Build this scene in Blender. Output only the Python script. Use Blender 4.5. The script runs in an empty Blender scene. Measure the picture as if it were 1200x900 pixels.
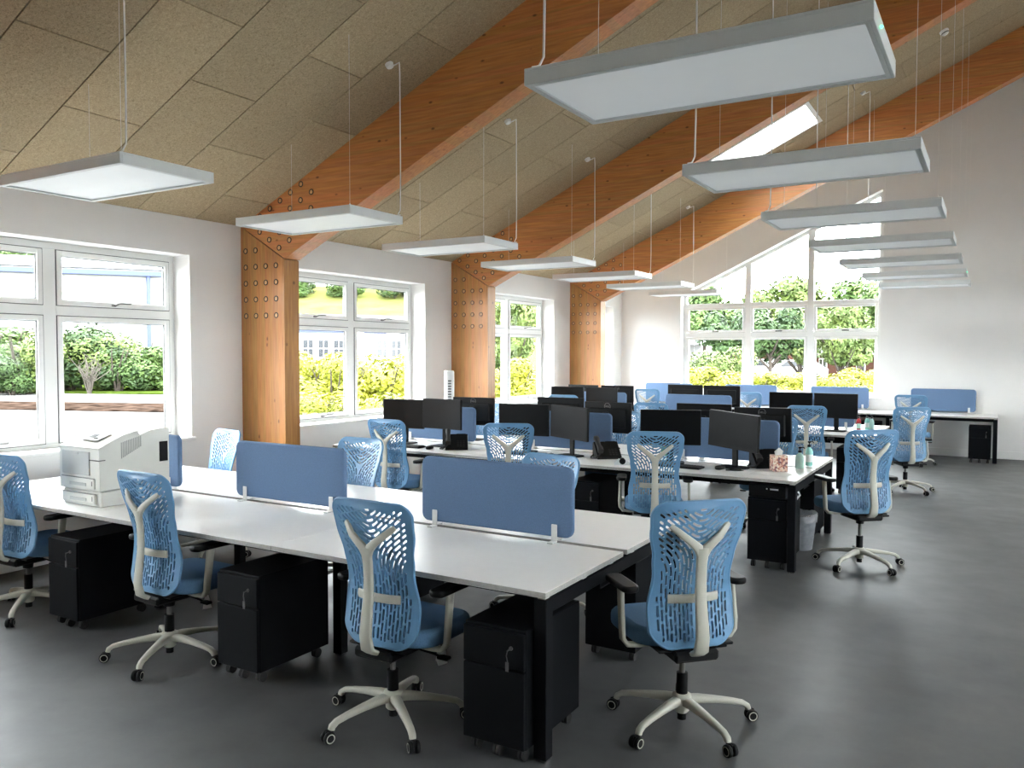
import bpy, math, random
from mathutils import Vector, Matrix
from mathutils.geometry import delaunay_2d_cdt
sc = bpy.context.scene
COL = sc.collection
PI = math.pi

# ---------------------------------------------------------------- camera, world, exposure
F_PX, YAW, PIT, ROL = 954.32, -0.53551, -0.03843, 0.00193
CAM = Vector((6.5975, 0.0, 1.7214))
Fv = Vector((math.sin(YAW) * math.cos(PIT), math.cos(YAW) * math.cos(PIT), math.sin(PIT)))
R0 = Vector((math.cos(YAW), -math.sin(YAW), 0))
U0 = R0.cross(Fv)
Rv = R0 * math.cos(ROL) + U0 * math.sin(ROL)
Uv = -R0 * math.sin(ROL) + U0 * math.cos(ROL)
cd = bpy.data.cameras.new('camera')
cd.sensor_width = 36.0
cd.lens = F_PX / 1200 * 36
cd.clip_end = 500
cam = bpy.data.objects.new('camera', cd)
COL.objects.link(cam)
M3 = Matrix((Rv, Uv, -Fv)).transposed()
cam.matrix_world = Matrix.Translation(CAM) @ M3.to_4x4()
sc.camera = cam

SKY = 16.0
w = bpy.data.worlds.new('overcast_sky')
sc.world = w
w.use_nodes = True
bg = w.node_tree.nodes['Background']
bg.inputs[0].default_value = (0.93, 0.97, 1.0, 1)
bg.inputs[1].default_value = SKY
sc.view_settings.view_transform = 'Standard'
sc.view_settings.look = 'None'
sc.view_settings.gamma = 1
sc.view_settings.use_curve_mapping = False
sc.view_settings.exposure = 0.93
sc.cycles.use_denoising = True
sc.cycles.max_bounces = 10
sc.cycles.diffuse_bounces = 6
sc.cycles.transparent_max_bounces = 12
sc.cycles.sample_clamp_indirect = 8


def ray(u, v):
    return Fv + Rv * ((u - 600) / F_PX) - Uv * ((v - 450) / F_PX)


def at_y(u, v, y):
    d = ray(u, v)
    return CAM + d * ((y - CAM.y) / d.y)


def at_depth(u, depth, z=0.0):
    """ground position seen in pixel column u at this distance along the view axis"""
    d = ray(u, 413)
    p = CAM + d * depth
    return Vector((p.x, p.y, z))


# ---------------------------------------------------------------- materials
def mat(name, col, rough=0.5, metal=0.0, var=0.0, scale=8.0, bump=0.0, spec=0.5, stretch=None, bscale=None, coat=0.0):
    m = bpy.data.materials.new(name)
    m.use_nodes = True
    nt = m.node_tree
    b = nt.nodes['Principled BSDF']
    b.inputs['Base Color'].default_value = (*col, 1)
    b.inputs['Roughness'].default_value = rough
    b.inputs['Metallic'].default_value = metal
    b.inputs['Specular IOR Level'].default_value = spec
    b.inputs['Coat Weight'].default_value = coat
    tc = nt.nodes.new('ShaderNodeTexCoord')
    mp = nt.nodes.new('ShaderNodeMapping')
    nt.links.new(tc.outputs['Object'], mp.inputs[0])
    if stretch:
        mp.inputs['Scale'].default_value = stretch
    nz = nt.nodes.new('ShaderNodeTexNoise')
    nz.inputs['Scale'].default_value = scale
    nz.inputs['Detail'].default_value = 5
    nt.links.new(mp.outputs[0], nz.inputs[0])
    if var > 0:
        rp = nt.nodes.new('ShaderNodeValToRGB')
        rp.color_ramp.elements[0].position = 0.3
        rp.color_ramp.elements[1].position = 0.7
        rp.color_ramp.elements[0].color = (*[c * (1 - var) for c in col], 1)
        rp.color_ramp.elements[1].color = (*[min(1, c * (1 + var)) for c in col], 1)
        nt.links.new(nz.outputs[0], rp.inputs[0])
        nt.links.new(rp.outputs[0], b.inputs['Base Color'])
    if bump > 0:
        nb = nt.nodes.new('ShaderNodeTexNoise')
        nb.inputs['Scale'].default_value = bscale or scale * 6
        nb.inputs['Detail'].default_value = 3
        nt.links.new(mp.outputs[0], nb.inputs[0])
        bp = nt.nodes.new('ShaderNodeBump')
        bp.inputs['Strength'].default_value = bump
        bp.inputs['Distance'].default_value = 0.01
        nt.links.new(nb.outputs[0], bp.inputs['Height'])
        nt.links.new(bp.outputs[0], b.inputs['Normal'])
    return m


def wood_mat(name, c1, c2, axis):
    """glulam spruce: grain stretched along an axis, laminations and dark knots"""
    m = bpy.data.materials.new(name)
    m.use_nodes = True
    nt = m.node_tree
    L = nt.links
    b = nt.nodes['Principled BSDF']
    b.inputs['Roughness'].default_value = 0.45
    tc = nt.nodes.new('ShaderNodeTexCoord')
    mp = nt.nodes.new('ShaderNodeMapping')
    L.new(tc.outputs['Object'], mp.inputs[0])
    if axis == 'x':
        mp.inputs['Rotation'].default_value = (0, math.atan(0.465), 0)
        mp.inputs['Scale'].default_value = (1.4, 22, 22)
        lam = (0.15, 1, 22)
        kn = (4.5, 5, 9)
    else:
        mp.inputs['Scale'].default_value = (22, 22, 1.4)
        lam = (22, 1, 0.15)
        kn = (9, 5, 4.5)
    n1 = nt.nodes.new('ShaderNodeTexNoise')
    n1.inputs['Scale'].default_value = 2.2
    n1.inputs['Detail'].default_value = 6
    L.new(mp.outputs[0], n1.inputs[0])
    r1 = nt.nodes.new('ShaderNodeValToRGB')
    r1.color_ramp.elements[0].position = 0.22
    r1.color_ramp.elements[1].position = 0.8
    r1.color_ramp.elements[0].color = (*c1, 1)
    r1.color_ramp.elements[1].color = (*c2, 1)
    L.new(n1.outputs[0], r1.inputs[0])
    # laminations
    mp2 = nt.nodes.new('ShaderNodeMapping')
    mp2.inputs['Rotation'].default_value = mp.inputs['Rotation'].default_value
    mp2.inputs['Scale'].default_value = lam
    L.new(tc.outputs['Object'], mp2.inputs[0])
    wn = nt.nodes.new('ShaderNodeTexVoronoi')
    wn.inputs['Scale'].default_value = 1.0
    L.new(mp2.outputs[0], wn.inputs[0])
    mx = nt.nodes.new('ShaderNodeMixRGB')
    mx.blend_type = 'MULTIPLY'
    mx.inputs[0].default_value = 0.16
    L.new(r1.outputs[0], mx.inputs[1])
    L.new(wn.outputs['Color'], mx.inputs[2])
    # knots
    mp3 = nt.nodes.new('ShaderNodeMapping')
    mp3.inputs['Rotation'].default_value = mp.inputs['Rotation'].default_value
    mp3.inputs['Scale'].default_value = kn
    L.new(tc.outputs['Object'], mp3.inputs[0])
    kv = nt.nodes.new('ShaderNodeTexVoronoi')
    kv.inputs['Scale'].default_value = 1.0
    L.new(mp3.outputs[0], kv.inputs[0])
    kr = nt.nodes.new('ShaderNodeValToRGB')
    kr.color_ramp.elements[0].position = 0.05
    kr.color_ramp.elements[0].color = (0.16, 0.1, 0.06, 1)
    kr.color_ramp.elements[1].position = 0.12
    kr.color_ramp.elements[1].color = (1, 1, 1, 1)
    L.new(kv.outputs['Distance'], kr.inputs[0])
    mk = nt.nodes.new('ShaderNodeMixRGB')
    mk.blend_type = 'MULTIPLY'
    mk.inputs[0].default_value = 0.8
    L.new(mx.outputs[0], mk.inputs[1])
    L.new(kr.outputs[0], mk.inputs[2])
    L.new(mk.outputs[0], b.inputs['Base Color'])
    return m


def glass_mat(name, tint=(0.97, 0.985, 0.98), refl=0.008):
    m = bpy.data.materials.new(name)
    m.use_nodes = True
    nt = m.node_tree
    nt.nodes.remove(nt.nodes['Principled BSDF'])
    out = nt.nodes['Material Output']
    t = nt.nodes.new('ShaderNodeBsdfTransparent')
    t.inputs[0].default_value = (*tint, 1)
    g = nt.nodes.new('ShaderNodeBsdfGlossy')
    g.inputs['Roughness'].default_value = 0.02
    mx = nt.nodes.new('ShaderNodeMixShader')
    mx.inputs[0].default_value = refl * 0.5
    nt.links.new(t.outputs[0], mx.inputs[1])
    nt.links.new(g.outputs[0], mx.inputs[2])
    nt.links.new(mx.outputs[0], out.inputs[0])
    return m


def emit_mat(name, col, s):
    m = bpy.data.materials.new(name)
    m.use_nodes = True
    b = m.node_tree.nodes['Principled BSDF']
    b.inputs['Base Color'].default_value = (*col, 1)
    b.inputs['Emission Color'].default_value = (*col, 1)
    b.inputs['Emission Strength'].default_value = s
    return m


def osb_mat(name):
    m = mat(name, (0.36, 0.285, 0.185), 0.9, var=0.0)
    nt = m.node_tree
    L = nt.links
    b = nt.nodes['Principled BSDF']
    tc = nt.nodes.new('ShaderNodeTexCoord')
    gm = nt.nodes.new('ShaderNodeNewGeometry')
    v = nt.nodes.new('ShaderNodeTexNoise')
    v.inputs['Scale'].default_value = 70
    v.inputs['Detail'].default_value = 3
    v.inputs['Distortion'].default_value = 1.5
    L.new(gm.outputs['Position'], v.inputs[0])
    r = nt.nodes.new('ShaderNodeValToRGB')
    r.color_ramp.elements[0].position = 0.32
    r.color_ramp.elements[1].position = 0.68
    r.color_ramp.elements[0].color = (0.255, 0.193, 0.107, 1)
    r.color_ramp.elements[1].color = (0.47, 0.372, 0.235, 1)
    L.new(v.outputs[0], r.inputs[0])
    oi = nt.nodes.new('ShaderNodeObjectInfo')
    mr = nt.nodes.new('ShaderNodeMapRange')
    mr.inputs['To Min'].default_value = 0.9
    mr.inputs['To Max'].default_value = 1.08
    L.new(oi.outputs['Random'], mr.inputs['Value'])
    hs = nt.nodes.new('ShaderNodeHueSaturation')
    L.new(mr.outputs[0], hs.inputs['Value'])
    L.new(r.outputs[0], hs.inputs['Color'])
    L.new(hs.outputs[0], b.inputs['Base Color'])
    bp = nt.nodes.new('ShaderNodeBump')
    bp.inputs['Strength'].default_value = 0.35
    bp.inputs['Distance'].default_value = 0.01
    L.new(v.outputs[0], bp.inputs['Height'])
    L.new(bp.outputs[0], b.inputs['Normal'])
    return m


def floor_mat():
    m = bpy.data.materials.new('grey_vinyl_floor')
    m.use_nodes = True
    nt = m.node_tree
    L = nt.links
    b = nt.nodes['Principled BSDF']
    gm = nt.nodes.new('ShaderNodeNewGeometry')
    n1 = nt.nodes.new('ShaderNodeTexNoise')
    n1.inputs['Scale'].default_value = 1.3
    n1.inputs['Detail'].default_value = 8
    n1.inputs['Roughness'].default_value = 0.65
    L.new(gm.outputs['Position'], n1.inputs[0])
    r = nt.nodes.new('ShaderNodeValToRGB')
    r.color_ramp.elements[0].position = 0.3
    r.color_ramp.elements[1].position = 0.72
    r.color_ramp.elements[0].color = (0.056, 0.058, 0.059, 1)
    r.color_ramp.elements[1].color = (0.108, 0.110, 0.109, 1)
    L.new(n1.outputs[0], r.inputs[0])
    L.new(r.outputs[0], b.inputs['Base Color'])
    n2 = nt.nodes.new('ShaderNodeTexNoise')
    n2.inputs['Scale'].default_value = 4
    n2.inputs['Detail'].default_value = 6
    L.new(gm.outputs['Position'], n2.inputs[0])
    mr = nt.nodes.new('ShaderNodeMapRange')
    mr.inputs['To Min'].default_value = 0.42
    mr.inputs['To Max'].default_value = 0.62
    L.new(n2.outputs[0], mr.inputs['Value'])
    L.new(mr.outputs[0], b.inputs['Roughness'])
    return m


MT = dict(
    wall=mat('white_wall_paint', (0.79, 0.78, 0.765), 0.85, var=0.015, scale=3, bump=0.05),
    osb=osb_mat('pressed_fibre_board'),
    floor=floor_mat(),
    wood_x=wood_mat('glulam_along_rafter', (0.40, 0.142, 0.038), (0.66, 0.28, 0.086), 'x'),
    wood_z=wood_mat('glulam_along_column', (0.36, 0.137, 0.033), (0.58, 0.262, 0.075), 'z'),
    ring=mat('dark_dowel_ring', (0.03, 0.025, 0.022), 0.6, var=0.2),
    plug=mat('dowel_plug', (0.55, 0.33, 0.16), 0.6, var=0.2, scale=40),
    frame=mat('white_window_frame', (0.8, 0.8, 0.78), 0.4, var=0.01),
    glass=glass_mat('window_glass'),
    gasket=mat('grey_gasket', (0.11, 0.11, 0.11), 0.7, var=0.05),
    handle=mat('brushed_handle', (0.17, 0.165, 0.16), 0.4, metal=0.6, var=0.05),
    white=mat('white_laminate', (0.91, 0.905, 0.89), 0.3, var=0.01, scale=20),
    edge=mat('desk_edge', (0.36, 0.35, 0.33), 0.5, var=0.1, scale=60),
    black=mat('black_powder_coat', (0.003, 0.0035, 0.005), 0.55, var=0.1, scale=60, bump=0.02, spec=0.12),
    ped=mat('black_pedestal_steel', (0.003, 0.0036, 0.005), 0.55, var=0.1, scale=60, bump=0.02, spec=0.1),
    plastic=mat('black_plastic', (0.004, 0.004, 0.0045), 0.5, var=0.1, scale=60, spec=0.18),
    rubber=mat('black_rubber', (0.015, 0.015, 0.015), 0.7, var=0.1),
    screen=mat('blank_monitor_glass', (0.003, 0.003, 0.0035), 0.4, var=0.05, spec=0.15),
    blue=mat('blue_chair_plastic', (0.115, 0.26, 0.44), 0.42, var=0.03, scale=10),
    seat=mat('blue_seat_fabric', (0.105, 0.215, 0.37), 0.9, var=0.12, scale=220, bump=0.15, bscale=500),
    fabric=mat('blue_screen_fabric', (0.105, 0.175, 0.30), 0.9, var=0.1, scale=260, bump=0.12, bscale=600),
    cream=mat('cream_chair_plastic', (0.46, 0.45, 0.385), 0.45, var=0.02, scale=10),
    steel=mat('chrome_steel', (0.6, 0.6, 0.6), 0.25, metal=1.0, var=0.03),
    lamp=mat('white_lamp_metal', (0.70, 0.73, 0.73), 0.4, var=0.02),
    diff=mat('opal_lamp_diffuser', (0.84, 0.87, 0.88), 0.5, var=0.02, scale=3),
    wire=mat('suspension_wire', (0.75, 0.73, 0.7), 0.4, var=0.02),
    led=emit_mat('green_led', (0.05, 1.0, 0.35), 4),
    printer=mat('printer_plastic', (0.66, 0.66, 0.62), 0.5, var=0.015, scale=15),
    printer2=mat('printer_grey_plastic', (0.42, 0.43, 0.42), 0.5, var=0.03, scale=15),
    paper=mat('white_paper', (0.82, 0.82, 0.80), 0.8, var=0.02, scale=30),
    clearbin=mat('grey_bin_plastic', (0.30, 0.32, 0.35), 0.35, var=0.2, scale=25),
    soap=mat('pale_green_sanitiser', (0.42, 0.62, 0.55), 0.15, var=0.05, scale=12),
    teal=mat('mint_bottle', (0.30, 0.62, 0.55), 0.25, var=0.05, scale=12),
    red=mat('red_plastic', (0.5, 0.03, 0.04), 0.4, var=0.05),
    green=mat('green_plastic', (0.04, 0.25, 0.08), 0.4, var=0.05),
    bluelabel=mat('blue_paint', (0.016, 0.026, 0.075), 0.6, var=0.05),
    keys=mat('dull_keys', (0.10, 0.10, 0.10), 0.5, metal=0.3, var=0.05),
    screen2=mat('monitor_glass_painted_reflection', (0.010, 0.010, 0.011), 0.45, var=0.1, spec=0.1),  # greyer copy of the monitor glass, reflection painted into its base colour
    liner=mat('clear_bin_liner', (0.3, 0.31, 0.33), 0.4, var=0.2, scale=20),
    concrete=mat('pale_concrete', (0.13, 0.125, 0.12), 0.9, var=0.12, scale=0.6, bump=0.1, spec=0.0),
    soil=mat('brown_soil', (0.022, 0.0145, 0.011), 0.95, var=0.85, scale=2.6, bump=0.3, spec=0.0),
    grass=mat('rough_grass', (0.03, 0.045, 0.008), 0.95, var=0.35, scale=3.0, bump=0.3, spec=0.0),
    bank=mat('yellow_green_bank', (0.075, 0.08, 0.025), 0.95, var=0.25, scale=0.4, bump=0.2, spec=0.0),
    render=mat('white_render', (0.3, 0.3, 0.3), 0.9, var=0.03, scale=1.0),
    roofw=mat('pale_roof_sheet', (0.11, 0.11, 0.115), 0.7, var=0.03),
    brick=mat('red_brick', (0.06, 0.03, 0.022), 0.9, var=0.25, scale=6, spec=0.0),
    carwhite=mat('white_car_paint', (0.6, 0.6, 0.6), 0.25, var=0.01),
    cardark=mat('dark_car_glass', (0.02, 0.022, 0.025), 0.15, var=0.05),
    bark=mat('brown_bark', (0.03, 0.022, 0.016), 0.95, var=0.3, scale=6, bump=0.3),
    twig=mat('pale_bare_twigs', (0.05, 0.042, 0.033), 0.95, var=0.2, scale=6),
)


def leaf_mat(name, c1, c2):
    m = bpy.data.materials.new(name)
    m.use_nodes = True
    nt = m.node_tree
    L = nt.links
    b = nt.nodes['Principled BSDF']
    b.inputs['Roughness'].default_value = 0.6
    b.inputs['Specular IOR Level'].default_value = 0.25
    gm = nt.nodes.new('ShaderNodeNewGeometry')
    n = nt.nodes.new('ShaderNodeTexNoise')
    n.inputs['Scale'].default_value = 1.6
    n.inputs['Detail'].default_value = 6
    L.new(gm.outputs['Position'], n.inputs[0])
    r = nt.nodes.new('ShaderNodeValToRGB')
    r.color_ramp.elements[0].position = 0.33
    r.color_ramp.elements[1].position = 0.68
    r.color_ramp.elements[0].color = (*c1, 1)
    r.color_ramp.elements[1].color = (*c2, 1)
    L.new(n.outputs[0], r.inputs[0])
    L.new(r.outputs[0], b.inputs['Base Color'])
    return m


_b = MT['diff'].node_tree.nodes['Principled BSDF']
_b.inputs['Emission Color'].default_value = (0.93, 0.98, 1.0, 1)
_b.inputs['Emission Strength'].default_value = 0.10      # the pendants burn at a low dimmed level
MT['leaf_dark'] = leaf_mat('dark_green_leaves', (0.0096, 0.0239, 0.0057), (0.0335, 0.0622, 0.0144))
MT['leaf_mid'] = leaf_mat('mid_green_leaves', (0.0191, 0.0431, 0.0072), (0.0574, 0.0909, 0.0191))
MT['leaf_light'] = leaf_mat('light_green_leaves', (0.0335, 0.0574, 0.0096), (0.0909, 0.1196, 0.0287))
MT['leaf_yellow'] = leaf_mat('yellow_green_leaves', (0.1111, 0.1318, 0.0104), (0.2498, 0.2429, 0.0209))


def tissue_mat():
    m = bpy.data.materials.new('mosaic_printed_card')
    m.use_nodes = True
    nt = m.node_tree
    b = nt.nodes['Principled BSDF']
    tc = nt.nodes.new('ShaderNodeTexCoord')
    v = nt.nodes.new('ShaderNodeTexVoronoi')
    v.inputs['Scale'].default_value = 70
    nt.links.new(tc.outputs['Object'], v.inputs[0])
    r = nt.nodes.new('ShaderNodeValToRGB')
    r.color_ramp.interpolation = 'CONSTANT'
    e = r.color_ramp.elements
    e[0].color = (0.45, 0.16, 0.12, 1)
    e[1].position = 0.35
    e[1].color = (0.75, 0.5, 0.38, 1)
    x = e.new(0.6)
    x.color = (0.2, 0.1, 0.12, 1)
    x = e.new(0.75)
    x.color = (0.8, 0.68, 0.55, 1)
    nt.links.new(v.outputs['Color'], r.inputs[0])
    nt.links.new(r.outputs[0], b.inputs['Base Color'])
    return m


MT['tissue'] = tissue_mat()


# ---------------------------------------------------------------- mesh building
class MB:
    def __init__(s):
        s.v, s.f, s.m, s.sm = [], [], [], []

    def add(s, vs, fs, mi=0, smooth=False):
        o = len(s.v)
        s.v += [tuple(p) for p in vs]
        for f in fs:
            s.f.append([i + o for i in f])
            s.m.append(mi)
            s.sm.append(smooth)
        return s

    def box(s, a, b, mi=0):
        x0, y0, z0 = a
        x1, y1, z1 = b
        return s.add([(x0, y0, z0), (x1, y0, z0), (x1, y1, z0), (x0, y1, z0), (x0, y0, z1), (x1, y0, z1), (x1, y1, z1), (x0, y1, z1)],
                     [(0, 3, 2, 1), (4, 5, 6, 7), (0, 1, 5, 4), (1, 2, 6, 5), (2, 3, 7, 6), (3, 0, 4, 7)], mi)

    def cbox(s, a, b, c=0.004, mi=0, T=None):
        cx, cy, cz = [(a[i] + b[i]) / 2 for i in range(3)]
        h = [abs(b[i] - a[i]) / 2 for i in range(3)]
        c = min(c, min(h) * 0.95)
        V, idx = [], {}
        for sx in (-1, 1):
            for sy in (-1, 1):
                for sz in (-1, 1):
                    k = (sx, sy, sz)
                    for ax in range(3):
                        d = [h[0] - c, h[1] - c, h[2] - c]
                        d[ax] = h[ax]
                        p = Vector((cx + sx * d[0], cy + sy * d[1], cz + sz * d[2]))
                        idx[k, ax] = len(V)
                        V.append(T @ p if T else p)
        Fc = []
        for ax in range(3):
            o = [i for i in range(3) if i != ax]
            for sg in (-1, 1):
                q = []
                for p, r in ((-1, -1), (1, -1), (1, 1), (-1, 1)):
                    k = [0, 0, 0]
                    k[ax] = sg
                    k[o[0]] = p
                    k[o[1]] = r
                    q.append(idx[tuple(k), ax])
                fl = (sg > 0) != (ax == 1)
                Fc.append(q if fl else q[::-1])
        for ax in range(3):  # edges along ax
            o = [i for i in range(3) if i != ax]
            for p in (-1, 1):
                for r in (-1, 1):
                    k0 = [0, 0, 0]
                    k1 = [0, 0, 0]
                    k0[ax], k1[ax] = -1, 1
                    for k in (k0, k1):
                        k[o[0]] = p
                        k[o[1]] = r
                    k0, k1 = tuple(k0), tuple(k1)
                    q = [idx[k0, o[0]], idx[k1, o[0]], idx[k1, o[1]], idx[k0, o[1]]]
                    Fc.append(q)
        for sx in (-1, 1):
            for sy in (-1, 1):
                for sz in (-1, 1):
                    k = (sx, sy, sz)
                    Fc.append([idx[k, 0], idx[k, 1], idx[k, 2]])
        # orient outward
        cc = Vector((cx, cy, cz))
        cc = T @ cc if T else cc
        for i, q in enumerate(Fc):
            n = (V[q[1]] - V[q[0]]).cross(V[q[2]] - V[q[0]])
            ctr = sum((V[j] for j in q), Vector()) / len(q)
            if n.dot(ctr - cc) < 0:
                Fc[i] = q[::-1]
        return s.add(V, Fc, mi)

    def prism(s, poly, f, mi=0):
        """poly: list of 2D points, f(p, k) -> 3D point of layer k in 0, 1"""
        n = len(poly)
        V = [f(p, 0) for p in poly] + [f(p, 1) for p in poly]
        Fc = [list(range(n))[::-1], list(range(n, 2 * n))] + [[i, (i + 1) % n, n + (i + 1) % n, n + i] for i in range(n)]
        return s.add(V, Fc, mi)

    def cyl(s, p0, p1, r0, r1=None, n=12, mi=0, smooth=True, cap=True):
        r1 = r0 if r1 is None else r1
        p0, p1 = Vector(p0), Vector(p1)
        d = (p1 - p0).normalized()
        a = d.orthogonal().normalized()
        b = d.cross(a)
        V = []
        for p, r in ((p0, r0), (p1, r1)):
            for i in range(n):
                t = 2 * PI * i / n
                V.append(p + (a * math.cos(t) + b * math.sin(t)) * r)
        s.add(V, [[i, (i + 1) % n, n + (i + 1) % n, n + i] for i in range(n)], mi, smooth)
        if cap:
            s.add(V[:n], [list(range(n))[::-1]], mi)
            s.add(V[n:], [list(range(n))], mi)
        return s

    def lathe(s, prof, n=16, mi=0, c=(0, 0, 0), smooth=True, T=None, cap=True):
        V, Fc = [], []
        for r, z in prof:
            for i in range(n):
                t = 2 * PI * i / n
                p = Vector((c[0] + r * math.cos(t), c[1] + r * math.sin(t), c[2] + z))
                V.append(T @ p if T else p)
        for k in range(len(prof) - 1):
            for i in range(n):
                Fc.append([k * n + i, k * n + (i + 1) % n, (k + 1) * n + (i + 1) % n, (k + 1) * n + i])
        s.add(V, Fc, mi, smooth)
        if cap:
            s.add(V[:n], [list(range(n))[::-1]], mi)
            s.add(V[-n:], [list(range(n))], mi)
        return s

    def tube(s, path, r, n=8, mi=0):
        path = [Vector(p) for p in path]
        rs = r if isinstance(r, (list, tuple)) else [r] * len(path)
        V, Fc = [], []
        up = None
        for i, p in enumerate(path):
            d = (path[min(i + 1, len(path) - 1)] - path[max(i - 1, 0)]).normalized()
            if up is None:
                up = d.orthogonal().normalized()
            up = (up - d * up.dot(d)).normalized()
            b = d.cross(up)
            for k in range(n):
                t = 2 * PI * k / n
                V.append(p + (up * math.cos(t) + b * math.sin(t)) * rs[i])
        for i in range(len(path) - 1):
            for k in range(n):
                Fc.append([i * n + k, i * n + (k + 1) % n, (i + 1) * n + (k + 1) % n, (i + 1) * n + k])
        s.add(V, Fc, mi, True)
        s.add(V[:n], [list(range(n))[::-1]], mi)
        s.add(V[-n:], [list(range(n))], mi)
        return s

    def sweep(s, path, hw, ht, side, mi=0, n=10):
        """elliptic-box section: half width hw along side, half thickness ht across; hw, ht lists or numbers"""
        path = [Vector(p) for p in path]
        N = len(path)
        hw = hw if isinstance(hw, (list, tuple)) else [hw] * N
        ht = ht if isinstance(ht, (list, tuple)) else [ht] * N
        side = Vector(side)
        V, Fc = [], []
        for i, p in enumerate(path):
            d = (path[min(i + 1, N - 1)] - path[max(i - 1, 0)]).normalized()
            sd = (side - d * side.dot(d)).normalized()
            b = d.cross(sd)
            for k in range(n):
                t = 2 * PI * (k + 0.5) / n
                c, q = math.cos(t), math.sin(t)
                e = 0.55
                V.append(p + sd * hw[i] * math.copysign(abs(c) ** e, c) + b * ht[i] * math.copysign(abs(q) ** e, q))
        for i in range(N - 1):
            for k in range(n):
                Fc.append([i * n + k, i * n + (k + 1) % n, (i + 1) * n + (k + 1) % n, (i + 1) * n + k])
        s.add(V, Fc, mi, True)
        s.add(V[:n], [list(range(n))[::-1]], mi)
        s.add(V[-n:], [list(range(n))], mi)
        return s

    def slab(s, w, h, r, t, e, f, mi=0, n=5, smooth=True):
        """rounded rectangle w x h, thickness t with rounded edge e; f maps (a, b, c) to 3D"""
        def outline(ins):
            pts = []
            rr = max(r - ins, 0.001)
            for cx, cy, a0 in ((w / 2 - r, h / 2 - r, 0), (-w / 2 + r, h / 2 - r, PI / 2), (-w / 2 + r, -h / 2 + r, PI), (w / 2 - r, -h / 2 + r, 3 * PI / 2)):
                for i in range(n + 1):
                    a = a0 + PI / 2 * i / n
                    pts.append((cx + rr * math.cos(a), cy + rr * math.sin(a)))
            return pts
        lay = []
        for k in range(4):
            a = PI / 2 * k / 3
            lay.append((e * (1 - math.sin(a)), -t / 2 + e * (1 - math.cos(a))))
        lay += [(i, -z) for i, z in lay[::-1]]
        V, Fc = [], []
        m = 4 * (n + 1)
        for ins, z in lay:
            V += [f(a, b, z) for a, b in outline(ins)]
        for k in range(len(lay) - 1):
            for i in range(m):
                Fc.append([k * m + i, k * m + (i + 1) % m, (k + 1) * m + (i + 1) % m, (k + 1) * m + i])
        s.add(V, Fc, mi, smooth)
        s.add(V[:m], [list(range(m))[::-1]], mi, False)
        s.add(V[-m:], [list(range(m))], mi, False)
        return s

    def mesh(s, name, mats):
        me = bpy.data.meshes.new(name)
        me.from_pydata(s.v, [], s.f)
        for m in (mats if isinstance(mats, (list, tuple)) else [mats]):
            me.materials.append(m)
        me.polygons.foreach_set('material_index', s.m)
        me.polygons.foreach_set('use_smooth', s.sm)
        me.update()
        return me

    def build(s, name, mats, parent=None, loc=None):
        return link(name, s.mesh(name, mats), parent, loc)


def link(name, me, parent=None, loc=None, rz=0.0):
    o = bpy.data.objects.new(name, me)
    COL.objects.link(o)
    if parent is not None:
        o.parent = parent
    if loc is not None:
        o.location = loc
    if rz:
        o.rotation_euler = (0, 0, rz)
    return o


def tag(o, label, cat, group=None):
    o['label'] = label
    o['category'] = cat
    if group:
        o['group'] = group
    return o


def struct(o):
    o['kind'] = 'structure'
    return o


def thing(name, label, cat, loc=(0, 0, 0), rz=0.0, group=None):
    o = link(name, None, None, loc, rz)
    o.empty_display_size = 0.1
    return tag(o, label, cat, group)


def copy_tree(o, parent=None):
    c = o.copy()
    COL.objects.link(c)
    c.parent = parent
    for ch in list(o.children):
        copy_tree(ch, c)
    return c


# ---------------------------------------------------------------- room shell
YB = 15.507           # back wall inner face
YF = -6.0             # wall behind the camera
XR = 7.9              # ridge
XW = 15.8             # right wall
CS, CZ = 0.465, 2.99  # ceiling slope and eaves height
WT = 0.34             # wall thickness


def ceil_z(x):
    return CZ + CS * (x if x <= XR else 2 * XR - x)


struct(MB().box((-WT, YF - WT, -0.2), (XW + WT, YB + WT, 0)).build('floor', MT['floor']))
S = 3.7118
WIN = [(2.70 - S * 1, 5.117 - S), (2.70, 5.117), (2.70 + S, 5.117 + S), (2.70 + 2 * S, 5.117 + 2 * S), (13.72, 15.10)]
ZS, ZH = 0.885, 2.642


def side_wall(name, x0, x1, wins):
    mb = MB()
    top = CZ + 0.35
    ys = [YF - WT]
    for a, b in wins:
        ys += [a, b]
    ys.append(YB + WT)
    for i in range(0, len(ys), 2):
        mb.box((x0, ys[i], 0), (x1, ys[i + 1], top))
    for a, b in wins:
        mb.box((x0, a, 0), (x1, b, ZS))
        mb.box((x0, a, ZH), (x1, b, top))
    return struct(mb.build(name, MT['wall']))


side_wall('wall_left', -WT, 0, WIN)
side_wall('wall_right', XW, XW + WT, WIN[:4])  # openings for the added right wall windows
# gable walls
BX0, BX1, BZ0 = 1.255, 4.86, 0.915      # back window opening


def gtop(x):
    return 2.275 + 0.4715 * x


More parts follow.
